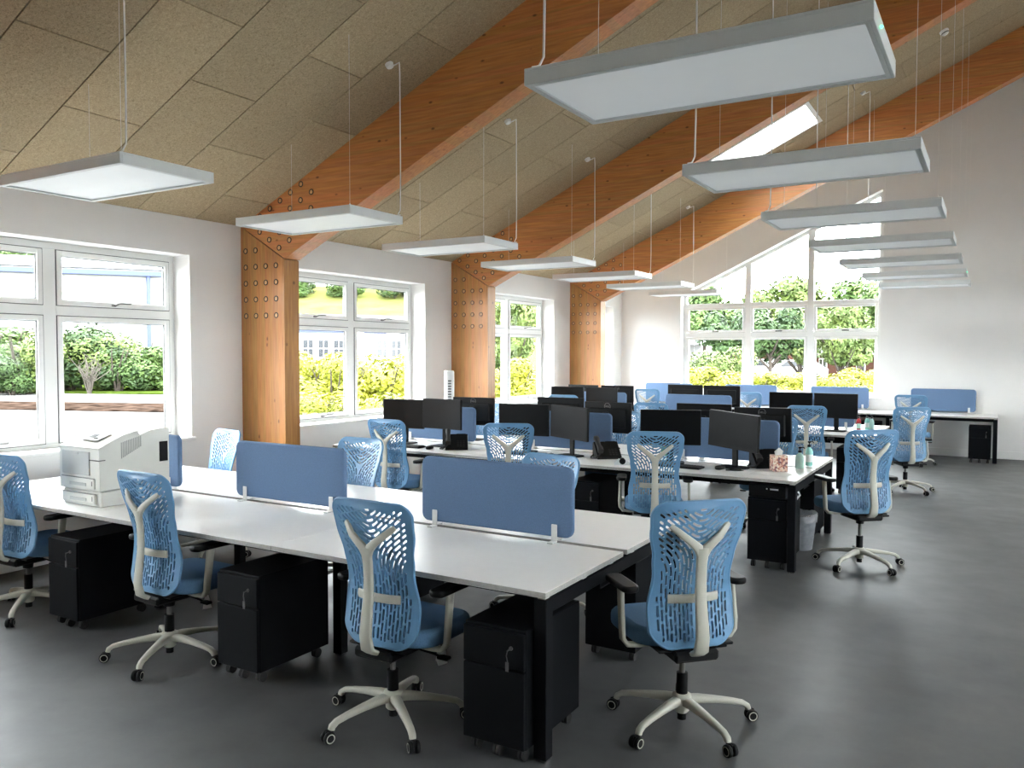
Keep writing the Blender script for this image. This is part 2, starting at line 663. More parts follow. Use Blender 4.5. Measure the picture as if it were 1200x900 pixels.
def gable(name, y0, y1, hole):
    mb = MB()

    def pr(poly):
        mb.prism(poly, lambda p, k: (p[0], y1 if k == 0 else y0, p[1]))
    T = lambda x: ceil_z(x) + 0.1
    if hole:
        pr([(-WT, 0), (BX0, 0), (BX0, T(BX0)), (-WT, T(-WT))])
        pr([(BX0, 0), (BX1, 0), (BX1, BZ0), (BX0, BZ0)])
        pr([(BX0, gtop(BX0)), (BX1, gtop(BX1)), (BX1, T(BX1)), (BX0, T(BX0))])
        pr([(BX1, 0), (XR, 0), (XR, T(XR)), (BX1, T(BX1))])
        pr([(XR, 0), (XW + WT, 0), (XW + WT, T(XW + WT)), (XR, T(XR))])
    else:
        pr([(-WT, 0), (XR, 0), (XR, T(XR)), (-WT, T(-WT))])
        pr([(XR, 0), (XW + WT, 0), (XW + WT, T(XW + WT)), (XR, T(XR))])
    return struct(mb.build(name, MT['wall']))


gable('wall_back', YB, YB + WT, True)
gable('wall_front', YF - WT, YF, False)
# baseboards
struct(MB().cbox((0, YF, 0), (0.018, YB, 0.13), 0.004).build('baseboard_left', MT['frame']))
struct(MB().cbox((0.02, YB - 0.018, 0), (XW, YB, 0.13), 0.004).build('baseboard_back', MT['frame']))

# ceiling: a slab with a skylight opening and the fibre boards fixed under it
SKX0, SKX1, SKY0, SKY1 = 2.92, 4.385, 11.36, 12.35
LEAF_T = 0.02
cm = MB()


def slope_piece(mb, x0, x1, y0, y1, dz0, dz1, mi=0):
    V = []
    for dz in (dz0, dz1):
        V += [(x0, y0, ceil_z(x0) + dz), (x1, y0, ceil_z(x1) + dz), (x1, y1, ceil_z(x1) + dz), (x0, y1, ceil_z(x0) + dz)]
    mb.add(V, [(0, 3, 2, 1), (4, 5, 6, 7), (0, 1, 5, 4), (1, 2, 6, 5), (2, 3, 7, 6), (3, 0, 4, 7)], mi)


for a in ((-WT, SKX0, YF - WT, YB + WT), (SKX1, XR, YF - WT, YB + WT), (SKX0, SKX1, YF - WT, SKY0), (SKX0, SKX1, SKY1, YB + WT)):
    slope_piece(cm, *a, LEAF_T + 0.003, 0.35)
SK2X0, SK2X1 = 2 * XR - SKX1, 2 * XR - SKX0
SK_ADDED = sorted([(SKY0 - S * k + q, SKY1 - S * k + q) for k in (3, 2, 1, 0) for q in (-1.15, 0.0)])  # unseen skylights added on the far slope to bring in more daylight
slope_piece(cm, XR, SK2X0, YF - WT, YB + WT, 0.0, 0.35)
slope_piece(cm, SK2X1, XW + WT, YF - WT, YB + WT, 0.0, 0.35)
ys_ = [YF - WT] + [q for p in SK_ADDED for q in p] + [YB + WT]
for i in range(0, len(ys_), 2):
    slope_piece(cm, SK2X0, SK2X1, ys_[i], ys_[i + 1], 0.0, 0.35)
ceiling = struct(cm.build('ceiling', MT['osb']))
PX, PY = 1.1215, 0.6135
G = 0.0048
k0 = -2
rows = []
for r in range(k0, 22):
    y0 = 2.73 + PY * r
    y1 = y0 + PY
    y0, y1 = max(y0, YF), min(y1, YB)
    off = 0.405 if r % 2 == 0 else 0.965
    x = off - PX
    while x < XR:
        a, b = max(x, 0.0), min(x + PX, XR)
        x += PX
        if b - a < 0.05:
            continue
        segs = [(a, b, y0, y1)]
        # cut around the skylight
        if y1 > SKY0 and y0 < SKY1 and b > SKX0 and a < SKX1:
            segs = []
            if a < SKX0:
                segs.append((a, SKX0, y0, y1))
            if b > SKX1:
                segs.append((SKX1, b, y0, y1))
            aa, bb = max(a, SKX0), min(b, SKX1)
            if y0 < SKY0:
                segs.append((aa, bb, y0, SKY0))
            if y1 > SKY1:
                segs.append((aa, bb, SKY1, y1))
        for (p, q, s0, s1) in segs:
            if q - p < 0.02 or s1 - s0 < 0.02:
                continue
            m = MB()
            slope_piece(m, p + G, q - G, s0 + G, s1 - G, 0.0, LEAF_T)
            m.build('ceiling_panel', MT['osb'], ceiling)
# skylight, then the unseen ones added on the far slope
sk = MB()
for a in ((SKX0 - 0.02, SKX0 + 0.03, SKY0 - 0.02, SKY1 + 0.02), (SKX1 - 0.03, SKX1 + 0.02, SKY0 - 0.02, SKY1 + 0.02), (SKX0 + 0.03, SKX1 - 0.03, SKY0 - 0.02, SKY0 + 0.03), (SKX0 + 0.03, SKX1 - 0.03, SKY1 - 0.03, SKY1 + 0.02)):
    slope_piece(sk, *a, -0.004, 0.38)
win_s = struct(sk.build('window_6', MT['frame']))
sg = MB()
slope_piece(sg, SKX0 + 0.03, SKX1 - 0.03, SKY0 + 0.03, SKY1 - 0.03, 0.30, 0.308)
sg.build('pane', MT['glass'], win_s)
for i, (ya, yb) in enumerate(SK_ADDED):
    sk = MB()
    for a in ((SK2X0 - 0.02, SK2X0 + 0.03, ya - 0.02, yb + 0.02), (SK2X1 - 0.03, SK2X1 + 0.02, ya - 0.02, yb + 0.02), (SK2X0 + 0.03, SK2X1 - 0.03, ya - 0.02, ya + 0.03), (SK2X0 + 0.03, SK2X1 - 0.03, yb - 0.03, yb + 0.02)):
        slope_piece(sk, *a, -0.004, 0.38)
    ws = struct(sk.build('window_%d' % (12 + i), MT['frame']))  # added skylight, out of view
    sg = MB()
    slope_piece(sg, SK2X0 + 0.03, SK2X1 - 0.03, ya + 0.03, yb - 0.03, 0.30, 0.308)
    sg.build('pane', MT['glass'], ws)


# ---------------------------------------------------------------- windows
def bar(mb, p, q, y, d, wd):
    pass


def window_side(name, y0, y1, x, sgn, mull=True):
    """two bays, top-hung vents above casements; x = inner face of the frame, sgn = inward direction"""
    root = MB()
    fw, fd = 0.06, 0.07

    def bx(mb, ya, yb, za, zb, dx0=0.0, dx1=-fd, c=0.004):
        a, b = sorted((x + sgn * dx0, x + sgn * dx1))
        mb.cbox((a, ya, za), (b, yb, zb), c)
    ym = (y0 + y1) / 2
    zt0, zt1 = 2.03, 2.11
    bx(root, y0, y0 + fw, ZS, ZH)
    bx(root, y1 - fw, y1, ZS, ZH)
    bx(root, y0 + fw, y1 - fw, ZH - fw, ZH)
    bx(root, y0 + fw, y1 - fw, ZS, ZS + fw)
    W = struct(root.build(name, MT['frame']))
    m = MB()
    bx(m, ym - 0.055, ym + 0.055, ZS + fw, ZH - fw, 0.006)
    m.build('mullion', MT['frame'], W)
    bays = [(y0 + fw, ym - 0.055), (ym + 0.055, y1 - fw)]
    for a, b in bays:
        m = MB()
        bx(m, a, b, zt0, zt1, 0.012)
        m.build('transom', MT['frame'], W)
        for za, zb, vent in ((ZS + fw, zt0, False), (zt1, ZH - fw, True)):
            sw = 0.05
            g = 0.006
            m = MB()
            for q in ((a + g, a + sw, za + g, zb - g), (b - sw, b - g, za + g, zb - g), (a + sw, b - sw, za + g, za + sw), (a + sw, b - sw, zb - sw, zb - g)):
                bx(m, q[0], q[1], q[2], q[3], 0.018, -0.03)
            s_ = m.build('sash', MT['frame'], W)
            m = MB()
            bx(m, a + sw, b - sw, za + sw, zb - sw, -0.008, -0.014, 0.001)
            m.build('pane', MT['glass'], s_)
            m = MB()
            gk = 0.007
            for q in ((a + sw, a + sw + gk, za + sw, zb - sw), (b - sw - gk, b - sw, za + sw, zb - sw), (a + sw + gk, b - sw - gk, za + sw, za + sw + gk), (a + sw + gk, b - sw - gk, zb - sw - gk, zb - sw)):
                bx(m, q[0], q[1], q[2], q[3], 0.0, -0.02, 0.001)
            for q in ((a, a + g, za, zb), (b - g, b, za, zb), (a + g, b - g, za, za + g), (a + g, b - g, zb - g, zb)):
                bx(m, q[0], q[1], q[2], q[3], 0.010, -0.03, 0.0005)
            m.build('gasket', MT['gasket'], s_)
            # handle on the bottom rail
            yc = (a + b) / 2 if vent else a + (b - a) * 0.6
            m = MB()
            zz = za + sw * 0.55
            bx(m, yc - 0.055, yc - 0.015, zz - 0.012, zz + 0.012, 0.036, 0.018)
            X = x + sgn * 0.045
            m.tube([(X, yc - 0.03, zz), (X + sgn * 0.015, yc + 0.0, zz + 0.018), (X + sgn * 0.015, yc + 0.11, zz + 0.02)], 0.0095, 8)
            m.build('handle', MT['handle'], s_)
    m = MB()
    a, b = sorted((x + sgn * 0.0, -sgn * -0.0 + (0.035 if sgn > 0 else XW - 0.035)))
    m.cbox((a, y0 - 0.03, ZS - 0.002), (b, y1 + 0.03, ZS + 0.028), 0.006)
    m.build('sill', MT['frame'], W)
    return W


for i, (a, b) in enumerate(WIN[1:]):
    window_side('window_%d' % (i + 1), a, b, -0.235, 1)
for i, (a, b) in enumerate(WIN[:4]):  # unseen windows added in the right wall to let daylight in
    window_side('window_%d' % (i + 7), a, b, XW + 0.235, -1)
window_side('window_11', WIN[0][0], WIN[0][1], -0.235, 1)

# big sloped gable window (window_5)
wy0, wy1 = YB + 0.19, YB + 0.26


def byx(mb, xa, xb, za, zb, dy=0.0, c=0.004, y1=None):
    mb.cbox((xa, wy0 - dy, za), (xb, y1 or wy1, zb), c)


wm = MB()
byx(wm, BX0, BX0 + 0.06, BZ0, gtop(BX0 + 0.06))
byx(wm, BX1 - 0.06, BX1, BZ0, gtop(BX1 - 0.06))
byx(wm, BX0 + 0.06, BX1 - 0.06, BZ0, BZ0 + 0.06)
wm.prism([(BX0, gtop(BX0) - 0.065), (BX1, gtop(BX1) - 0.065), (BX1, gtop(BX1)), (BX0, gtop(BX0))], lambda p, k: (p[0], wy1 if k == 0 else wy0, p[1]))
W5 = struct(wm.build('window_5', MT['frame']))
MUL = [(2.465, 2.575), (3.605, 3.715)]
for a, b in MUL:
    m = MB()
    m.prism([(a, BZ0 + 0.06), (b, BZ0 + 0.06), (b, gtop(b) - 0.066), (a, gtop(a) - 0.066)], lambda p, k: (p[0], wy1 + 0.02 if k == 0 else wy0 - 0.02, p[1]))
    m.build('mullion', MT['frame'], W5)
bays = [(BX0 + 0.06, MUL[0][0]), (MUL[0][1], MUL[1][0]), (MUL[1][1], BX1 - 0.06)]
for a, b in bays:
    for za, zb in ((2.03, 2.115), (2.61, 2.685)):
        m = MB()
        byx(m, a, b, za, zb, 0.015)
        m.build('transom', MT['frame'], W5)
    for za, zb in ((BZ0 + 0.06, 2.03), (2.115, 2.61)):
        m = MB()
        sw, g = 0.05, 0.004
        for q in ((a + g, a + sw, za + g, zb - g), (b - sw, b - g, za + g, zb - g), (a + sw, b - sw, za + g, za + sw), (a + sw, b - sw, zb - sw, zb - g)):
            byx(m, q[0], q[1], q[2], q[3], 0.02, y1=wy0 + 0.03)
        s_ = m.build('sash', MT['frame'], W5)
        m = MB()
        m.box((a + sw, wy0 + 0.008, za + sw), (b - sw, wy0 + 0.014, zb - sw))
        m.build('pane', MT['glass'], s_)
        if za > 2:
            m = MB()
            xc = (a + b) / 2
            m.cbox((xc - 0.05, wy0 - 0.045, za + 0.012), (xc + 0.07, wy0 - 0.02, za + 0.04), 0.004)
            m.build('handle', MT['handle'], s_)
    m = MB()
    m.prism([(a, 2.685), (b, 2.685), (b, gtop(b) - 0.066), (a, gtop(a) - 0.066)], lambda p, k: (p[0], wy0 + 0.046 if k == 0 else wy0 + 0.04, p[1]))
    m.build('pane', MT['glass'], W5)
m = MB()
m.cbox((BX0 - 0.03, YB - 0.035, BZ0 - 0.002), (BX1 + 0.05, wy0, BZ0 + 0.026), 0.006)
m.build('sill', MT['frame'], W5)

# ---------------------------------------------------------------- glulam portal frames
CW, CT = 0.606, 0.196
YC = 5.7306


def beam_lo(x):
    return 2.345 + CS * x


dw = MB()
for k in range(14):
    pass
n = 14
ringv, ringf = [], []
for r_, yy in ((0.029, 0.0), (0.029, -0.004), (0.0195, -0.004), (0.0195, 0.0)):
    for i in range(n):
        t = 2 * PI * i / n
        ringv.append((r_ * math.cos(t), yy, r_ * math.sin(t)))
for k in range(3):
    for i in range(n):
        ringf.append([k * n + i, k * n + (i + 1) % n, (k + 1) * n + (i + 1) % n, (k + 1) * n + i])
dw.add(ringv, ringf, 0)
dw.cyl((0, 0, 0), (0, -0.0022, 0), 0.0195, n=n, mi=1)
dowel_me = dw.mesh('dowel', [MT['ring'], MT['plug']])
FR_LABEL = ['glulam timber portal frame rising beside the window above the printer', 'glulam timber portal frame with the tower fan beside its column', 'glulam timber portal frame in front of the gable wall with the sloped window', 'glulam timber portal frame passing above the first pair of pendant lights']
sl = math.atan(CS)
for i in (0, 1, 2):
    y = YC + i * S
    R = thing('timber_frame', FR_LABEL[i], 'timber frame', (0.001, y, 0), 0, 'portal frames')
    m = MB()
    Z0 = ceil_z(0) - 0.004
    m.prism([(0, 0.0), (CW, 0.0), (CW, beam_lo(CW)), (0, Z0)], lambda p, k: (p[0], CT if k == 0 else 0, p[1]))
    cobj = m.build('column', MT['wood_z'], R)
    m = MB()
    e = 0.009
    m.prism([(e, Z0 + e * 0.5), (CW + e, beam_lo(CW) + e), (XR, beam_lo(XR)), (XR, ceil_z(XR) - 0.006), (0.02, ceil_z(0.02) - 0.005)], lambda p, k: (p[0], CT if k == 0 else 0, p[1]))
    robj = m.build('rafter', MT['wood_x'], R)
    m = MB()   # far half of the frame
    m.prism([(XR + 0.002, beam_lo(XR)), (2 * XR - CW, beam_lo(CW)), (2 * XR - 0.01, ceil_z(0.01) - 0.006), (XR + 0.002, ceil_z(XR) - 0.006)], lambda p, k: (p[0], CT if k == 0 else 0, p[1]))
    m.build('rafter', MT['wood_x'], R)
    m = MB()
    m.prism([(2 * XR - CW, 0), (2 * XR - 0.004, 0), (2 * XR - 0.004, Z0 - 0.003), (2 * XR - CW, beam_lo(CW) - 0.003)], lambda p, k: (p[0], CT if k == 0 else 0, p[1]))
    m.build('column', MT['wood_z'], R)
    for r_ in range(4):
        for c_ in range(4):
            link('dowel', dowel_me, cobj, (0.07 + c_ * 0.142, 0, 2.575 - r_ * 0.163))
    for c_ in range(2):
        link('dowel', dowel_me, cobj, (0.07 + c_ * 0.142, 0, 2.738))
    # rafter dowels, rows parallel to the slope
    for r_ in range(4):
        for c_ in range(6):
            a = 0.06 + 0.135 * r_
            s_ = 0.16 + c_ * 0.155 + r_ * 0.085
            if c_ == 5 and r_ > 1:
                continue
            px = s_ * math.cos(sl) + a * math.sin(sl) - 0.03
            pz = ceil_z(0) + s_ * math.sin(sl) - a * math.cos(sl)
            if pz < 2.985 - 0.667 * px + 0.05:
                continue
            link('dowel', dowel_me, robj, (px, 0, pz))

# frames nearer than the view on the same grid, partly above the camera
R = thing('timber_frame', FR_LABEL[3], 'timber frame', (0.001, YC - S, 0), 0, 'portal frames')
m = MB()
m.prism([(0, 0.0), (CW, 0.0), (CW, beam_lo(CW)), (0, Z0)], lambda p, k: (p[0], CT if k == 0 else 0, p[1]))
m.build('column', MT['wood_z'], R)
m = MB()
m.prism([(e, Z0 + e * 0.5), (CW + e, beam_lo(CW) + e), (XR, beam_lo(XR)), (XR, ceil_z(XR) - 0.006), (0.02, ceil_z(0.02) - 0.005)], lambda p, k: (p[0], CT if k == 0 else 0, p[1]))
m.build('rafter', MT['wood_x'], R)

# ---------------------------------------------------------------- pendant lights
LX0, LX1, RX0, RX1 = 1.162, 2.414, 4.988, 6.249
LY0, LSP, LDW, LZ, LH = 2.80, 1.869, 0.631, 2.765, 0.066
ORD = ['first', 'second', 'third', 'fourth', 'fifth', 'sixth', 'seventh']
n_parts = {}


def lamp(x0, x1, y0, label, grp, cable_corner, led=False):
    wd, dp = x1 - x0, LDW
    R = thing('pendant_light', label, 'pendant light', (x0, y0, LZ), 0, grp)
    m = MB()
    rw = 0.03
    # tray: top plate and four rim boards
    m.cbox((0, 0, LH - 0.012), (wd, dp, LH), 0.002)
    m.cbox((0, 0, 0), (wd, 0.014, LH - 0.012), 0.002)
    m.cbox((0, dp - 0.014, 0), (wd, dp, LH - 0.012), 0.002)
    m.cbox((0, 0.014, 0), (0.014, dp - 0.014, LH - 0.012), 0.002)
    m.cbox((wd - 0.014, 0.014, 0), (wd, dp - 0.014, LH - 0.012), 0.002)
    # inner flange
    m.cbox((0.014, 0.014, 0), (wd - 0.014, rw, 0.006), 0.001)
    m.cbox((0.014, dp - rw, 0), (wd - 0.014, dp - 0.014, 0.006), 0.001)
    m.cbox((0.014, rw, 0), (rw, dp - rw, 0.006), 0.001)
    m.cbox((wd - rw, rw, 0), (wd - 0.014, dp - rw, 0.006), 0.001)
    m.build('housing', MT['lamp'], R)
    m = MB()
    m.cbox((rw - 0.008, rw - 0.008, 0.012), (wd - rw + 0.008, dp - rw + 0.008, 0.018), 0.001)
    m.build('diffuser', MT['diff'], R)
    for cx, cy in ((0.05, dp - 0.05), (wd - 0.03, 0.03)):
        zt = ceil_z(x0 + cx) - LZ
        m = MB()
        m.cyl((cx, cy, LH), (cx, cy, zt), 0.0014, n=5)
        m.cyl((cx, cy, LH), (cx, cy, LH + 0.012), 0.006, n=8)
        m.build('suspension_wire', MT['wire'], R)
    cx = wd - 0.015 if cable_corner[0] else 0.06
    cy = dp - 0.015 if cable_corner[1] else 0.05
    zt = ceil_z(x0 + cx) - LZ
    sg = -1 if cable_corner[0] else 1
    m = MB()
    m.tube([(cx - 0.03 * sg, cy - 0.04, LH + 0.002), (cx - 0.012, cy - 0.015, LH + 0.012), (cx, cy, LH + 0.05), (cx + 0.004, cy, LH + 0.3), (cx, cy, zt - 0.12), (cx - 0.004, cy, zt - 0.035), (cx - 0.03, cy - 0.01, zt - 0.05), (cx - 0.07, cy - 0.02, zt - 0.065)], 0.0052, 7)
    m.build('cable', MT['frame'], R)
    m = MB()
    rc = Vector((cx - 0.09, cy - 0.025, ceil_z(x0 + cx - 0.09) - LZ))
    nrm = Vector((CS, 0, -1)).normalized()
    m.cyl(rc, rc + nrm * 0.03, 0.036, 0.03, 14)
    m.build('ceiling_rose', MT['frame'], R)
    if led:
        m = MB()
        m.lathe([(0.002, -0.005), (0.006, 0), (0.002, 0.005)], 8, c=(wd + 0.003, 0.16, 0.03))
        m.build('indicator_lamp', MT['led'], R)


for k in range(7):
    tail = ', nearest the gable window' if k == 6 else (', above the printer' if k == 0 else '')
    lamp(LX0, LX1, LY0 + k * LSP, 'flat white rectangular pendant in the row beside the side windows, %s from the printer end' % ORD[k], 'pendant lights along the side windows', (True, True) if k != 0 else (True, False))
for k in range(7):
    lb = 'flat white rectangular pendant in the row along the open aisle, %s from the printer end' % ORD[k]
    if k in (0, 5):
        lb = 'flat white pendant with a green indicator in the aisle row, %s from the printer end' % ORD[k]
    lamp(RX0, RX1, LY0 + k * LSP, lb, 'pendant lights along the aisle', (False, False), led=k in (0, 5))

# smoke detector on the ceiling
m = MB()
nrm = Vector((CS, 0, -1)).normalized()
Tm = Matrix.Translation((5.954, 11.659, ceil_z(5.954))) @ Vector((0, 0, 1)).rotation_difference(nrm).to_matrix().to_4x4()
m.lathe([(0.055, 0), (0.055, 0.02), (0.048, 0.024), (0.042, 0.026), (0.042, 0.045), (0.03, 0.058), (0.004, 0.06)], 18, T=Tm)
tag(m.build('smoke_detector', MT['frame']), 'small round white smoke detector on the sloping board ceiling', 'smoke detector')
sd = bpy.data.objects['smoke_detector']
m = MB()
m.lathe([(0.0425, 0.029), (0.0445, 0.031), (0.0445, 0.04), (0.0425, 0.042)], 18, T=Tm)
m.build('sensor_grille', MT['gasket'], sd)

# ---------------------------------------------------------------- desk benches
DW_, DD, DG, DZ, DT = 1.6, 0.818, 0.050, 0.73, 0.025


def desktop(mb_parent, x0, y0, w_=DW_, d_=DD):
    m = MB()
    g = 0.0015
    m.cbox((x0 + g, y0, DZ - DT), (x0 + w_ - g, y0 + d_, DZ), 0.0015)
    # edge banding faces use the darker edge colour
    for i in range(len(m.f)):
        zs = [m.v[j][2] for j in m.f[i]]
        if min(zs) < DZ - 0.004 and max(zs) > DZ - DT + 0.004:
            m.m[i] = 1
    return m.build('desktop', [MT['white'], MT['edge']], mb_parent)


def bench(name, label, xr, y0, ndesk, double=True, wd=DW_):
    """xr = right end, y0 = front edge"""
    xl = xr - ndesk * wd
    R = thing(name, label, 'desk bench', (xl, y0, 0), 0, 'desk benches')
    depth = 2 * DD + DG if double else DD
    for k in range(ndesk):
        desktop(R, k * wd, 0, wd)
        if double:
            desktop(R, k * wd, DD + DG, wd)
    L = ndesk * wd
    P = 0.06
    for k in range(ndesk + 1):
        x = min(max(k * wd - P / 2, 0.004), L - P - 0.004)
        if k in (0, ndesk):
            ys = (0.012, depth - 0.012 - P)
        else:
            ys = (0.48, depth - 0.48 - P) if double else (0.4, depth - 0.03 - P)
        for y in ys:
            m = MB()
            m.cbox((x, y, 0.012), (x + P, y + P, DZ - DT - 0.012), 0.003)
            m.build('leg', MT['black'], R)
            m = MB()
            m.cbox((x + 0.006, y + 0.006, 0.0), (x + P - 0.006, y + P - 0.006, 0.012), 0.002)
            m.build('foot', MT['steel'], R)
        m = MB()
        m.cbox((x + 0.004, ys[0] + P, DZ - DT - 0.075), (x + P - 0.004, ys[1], DZ - DT - 0.014), 0.003)
        m.build('cross_beam', MT['black'], R)
        for y in (ys[0] + 0.03, depth * 0.24, depth * 0.42, depth * 0.58, depth * 0.76, ys[1] + 0.03):
            m = MB()
            m.cbox((x + 0.012, y - 0.02, DZ - DT - 0.014), (x + P - 0.012, y + 0.02, DZ - DT), 0.001)
            m.build('spacer', MT['edge'], R)
    for y in ((0.16, depth - 0.20) if double else (0.16, depth - 0.12)):
        m = MB()
        m.cbox((P, y, DZ - DT - 0.06), (L - P, y + 0.04, DZ - DT - 0.016), 0.003)
        m.build('rail', MT['black'], R)
    if double:
        m = MB()
        yc = depth / 2
        for a in ((yc - 0.13, yc - 0.125, 0.56, 0.66), (yc + 0.125, yc + 0.13, 0.56, 0.66), (yc - 0.13, yc + 0.13, 0.555, 0.56)):
            m.box((P + 0.02, a[0], a[2]), (L - P - 0.02, a[1], a[3]))
        m.build('cable_tray', MT['black'], R)
    return R


B1 = (5.0226, 2.9321)
B2 = (5.2906, 6.5153)
B3 = (5.375, 10.50)
B4 = (6.652, 14.655)
bench('desk_bench', 'long white topped bench of six desks carrying the printer', B1[0], B1[1], 3)
bench('desk_bench', 'long white topped bench of six desks with the tissue box and sanitiser bottles', B2[0], B2[1], 3)
bench('desk_bench', 'long white topped bench of six desks between the tissue box bench and the gable wall', B3[0], B3[1], 3)
bench('desk_bench', 'single sided white topped bench against the gable wall', B4[0], B4[1], 4, False)

# ---------------------------------------------------------------- fabric desk screens
SWD, SHT, STH = 0.97, 0.372, 0.036
m = MB()
m.slab(SWD, SHT, 0.045, STH, 0.012, lambda a, b, c: (a, -c, b + 0.755 + SHT / 2))
scr_me = m.mesh('screen_panel', MT['fabric'])
m = MB()
for s_ in (-1, 1):
    y = s_ * (STH / 2 + 0.006)
    m.cbox((-0.017, min(y, y + s_ * 0.008), DZ + 0.001), (0.017, max(y, y + s_ * 0.008), DZ + 0.095), 0.003)
    a, b = sorted((y, y + s_ * 0.055))
    m.cbox((-0.017, a, DZ + 0.001), (0.017, b, DZ + 0.009), 0.002)
m.cbox((-0.014, -STH / 2 - 0.007, DZ + 0.012), (0.014, STH / 2 + 0.007, DZ + 0.024), 0.001)
clamp_me = m.mesh('screen_clamp', MT['frame'])


def dscreen(cx, cy, label, grp):
    R = thing('desk_screen', label, 'desk screen', (cx, cy, 0), 0, grp)
    link('screen_panel', scr_me, R)
    for s_ in (-1, 1):
        link('clamp', clamp_me, R, (s_ * 0.385, 0, 0))


yc1 = B1[1] + DD + DG / 2
yc2 = B2[1] + DD + DG / 2
yc3 = B3[1] + DD + DG / 2
for k, lb in enumerate(['blue fabric desk screen partly hidden behind the printer', 'blue fabric desk screen in the middle of the printer bench', 'blue fabric desk screen on the printer bench, at the end away from the windows']):
    dscreen(B1[0] - 4.0 + 1.6 * k + (0.10, 0.06, 0.025)[k], yc1, lb, 'screens on the printer bench')
for k, lb in enumerate(['blue fabric desk screen behind monitors at the window end of the tissue box bench', 'blue fabric desk screen behind monitors in the middle of the tissue box bench', 'blue fabric desk screen behind the tissue box']):
    dscreen(B2[0] - 4.0 + 1.6 * k, yc2, lb, 'screens on the tissue box bench')
for k, lb in enumerate(['blue fabric desk screen at the window end of the third bench', 'blue fabric desk screen in the middle of the third bench, two monitors behind it', 'blue fabric desk screen at the aisle end of the third bench behind two monitors']):
    dscreen(B3[0] - 4.0 + 1.6 * k + (0, -0.02, -0.02)[k], yc3, lb, 'screens on the third bench')
for k, lb in enumerate(['pale lit blue desk screen on the wall bench in the corner by the side wall', 'blue desk screen on the wall bench below the gable window, second from the corner', 'blue desk screen on the wall bench below the gable window, third from the corner', 'blue desk screen on the wall bench against plain wall beside the gable window']):
    dscreen(B4[0] - 5.6 + 1.6 * k - (0.0, 0.0, 0.03, 0.0)[k] * 1, B4[1] + DD + 0.012 - 0.045, lb, 'screens on the wall bench')


# ---------------------------------------------------------------- drawer pedestals
def make_ped_meshes():
    d = {}
    pw, pd, z0, z1 = 0.305, 0.52, 0.062, 0.567
    m = MB()
    m.cbox((-pw / 2, 0.018, z0), (pw / 2, pd, z1), 0.003)
    d['body'] = m.mesh('pedestal_body', MT['ped'])
    zs = z0 + 0.335
    for nm, a, b in (('drawer_lo', z0 + 0.004, zs - 0.003), ('drawer_hi', zs + 0.003, z1 - 0.012)):
        m = MB()
        m.cbox((-pw / 2 + 0.002, 0, a), (pw / 2 - 0.002, 0.0175, b), 0.003)
        d[nm] = m.mesh('drawer', MT['ped'])
    m = MB()
    m.cyl((0.09, 0, z1 - 0.075), (0.09, -0.006, z1 - 0.075), 0.009, n=10)
    m.tube([(0.09, -0.006, z1 - 0.075), (0.088, -0.03, z1 - 0.078)], 0.003, 5)
    m.tube([(0.088, -0.028, z1 - 0.08), (0.082, -0.026, z1 - 0.10), (0.088, -0.026, z1 - 0.125), (0.086, -0.026, z1 - 0.16)], 0.0022, 5)
    m.cbox((0.078, -0.029, z1 - 0.165), (0.094, -0.026, z1 - 0.125), 0.001)
    d['lock'] = m.mesh('lock_with_keys', MT['keys'])
    m = MB()
    for s_ in (-1, 1):
        m.cyl((s_ * 0.009 - 0.006, 0, 0.026), (s_ * 0.009 + 0.006, 0, 0.026), 0.026, n=14)
    m.cbox((-0.014, -0.012, 0.03), (0.014, 0.012, z0), 0.002)
    d['caster'] = m.mesh('caster', MT['rubber'])
    return d


PED = make_ped_meshes()


def pedestal(x, y, face, label, grp='mobile drawer pedestals'):
    """face: 'S' opens towards the camera side, 'N' the other way; y = front face"""
    R = thing('drawer_pedestal', label, 'drawer pedestal', (x, y, 0), 0 if face == 'S' else PI, grp)
    link('body', PED['body'], R)
    link('drawer', PED['drawer_lo'], R)
    d_ = link('drawer', PED['drawer_hi'], R)
    link('lock', PED['lock'], d_)
    for cx, cy in ((-0.115, 0.06), (0.115, 0.06), (-0.115, 0.46), (0.115, 0.46), (0.0, 0.045)):
        link('caster', PED['caster'], R, (cx, cy, 0))
    return R


pedestal(4.80, 2.875, 'S', 'black two drawer pedestal at the aisle end of the printer bench')
pedestal(3.215, 2.885, 'S', 'black two drawer pedestal under the middle of the printer bench')
pedestal(1.64, 2.885, 'S', 'black two drawer pedestal below the printer')
pedestal(4.77, 4.68, 'N', 'black pedestal seen from behind, beside the armrest of the big aisle chair')
pedestal(3.13, 4.66, 'N', 'black pedestal on the far side under the middle of the printer bench')
pedestal(5.06, 6.56, 'S', 'black pedestal with a small computer on top below the tissue box')
pedestal(3.44, 6.58, 'S', 'black pedestal under the middle of the tissue box bench')
pedestal(1.86, 6.58, 'S', 'black pedestal at the window end of the tissue box bench')
pedestal(5.06, 8.22, 'N', 'black pedestal on the far side of the tissue box bench by the aisle')
pedestal(5.1, 10.56, 'S', 'black pedestal at the aisle end of the third bench')
pedestal(3.5, 10.56, 'S', 'black pedestal under the middle of the third bench')
pedestal(6.41, 14.70, 'S', 'black pedestal at the aisle end of the wall bench')
pedestal(4.80, 14.70, 'S', 'black pedestal under the wall bench below the gable window')

# ---------------------------------------------------------------- task chairs
ZB0, ZT0 = 0.405, 1.07
HB = ZT0 - ZB0


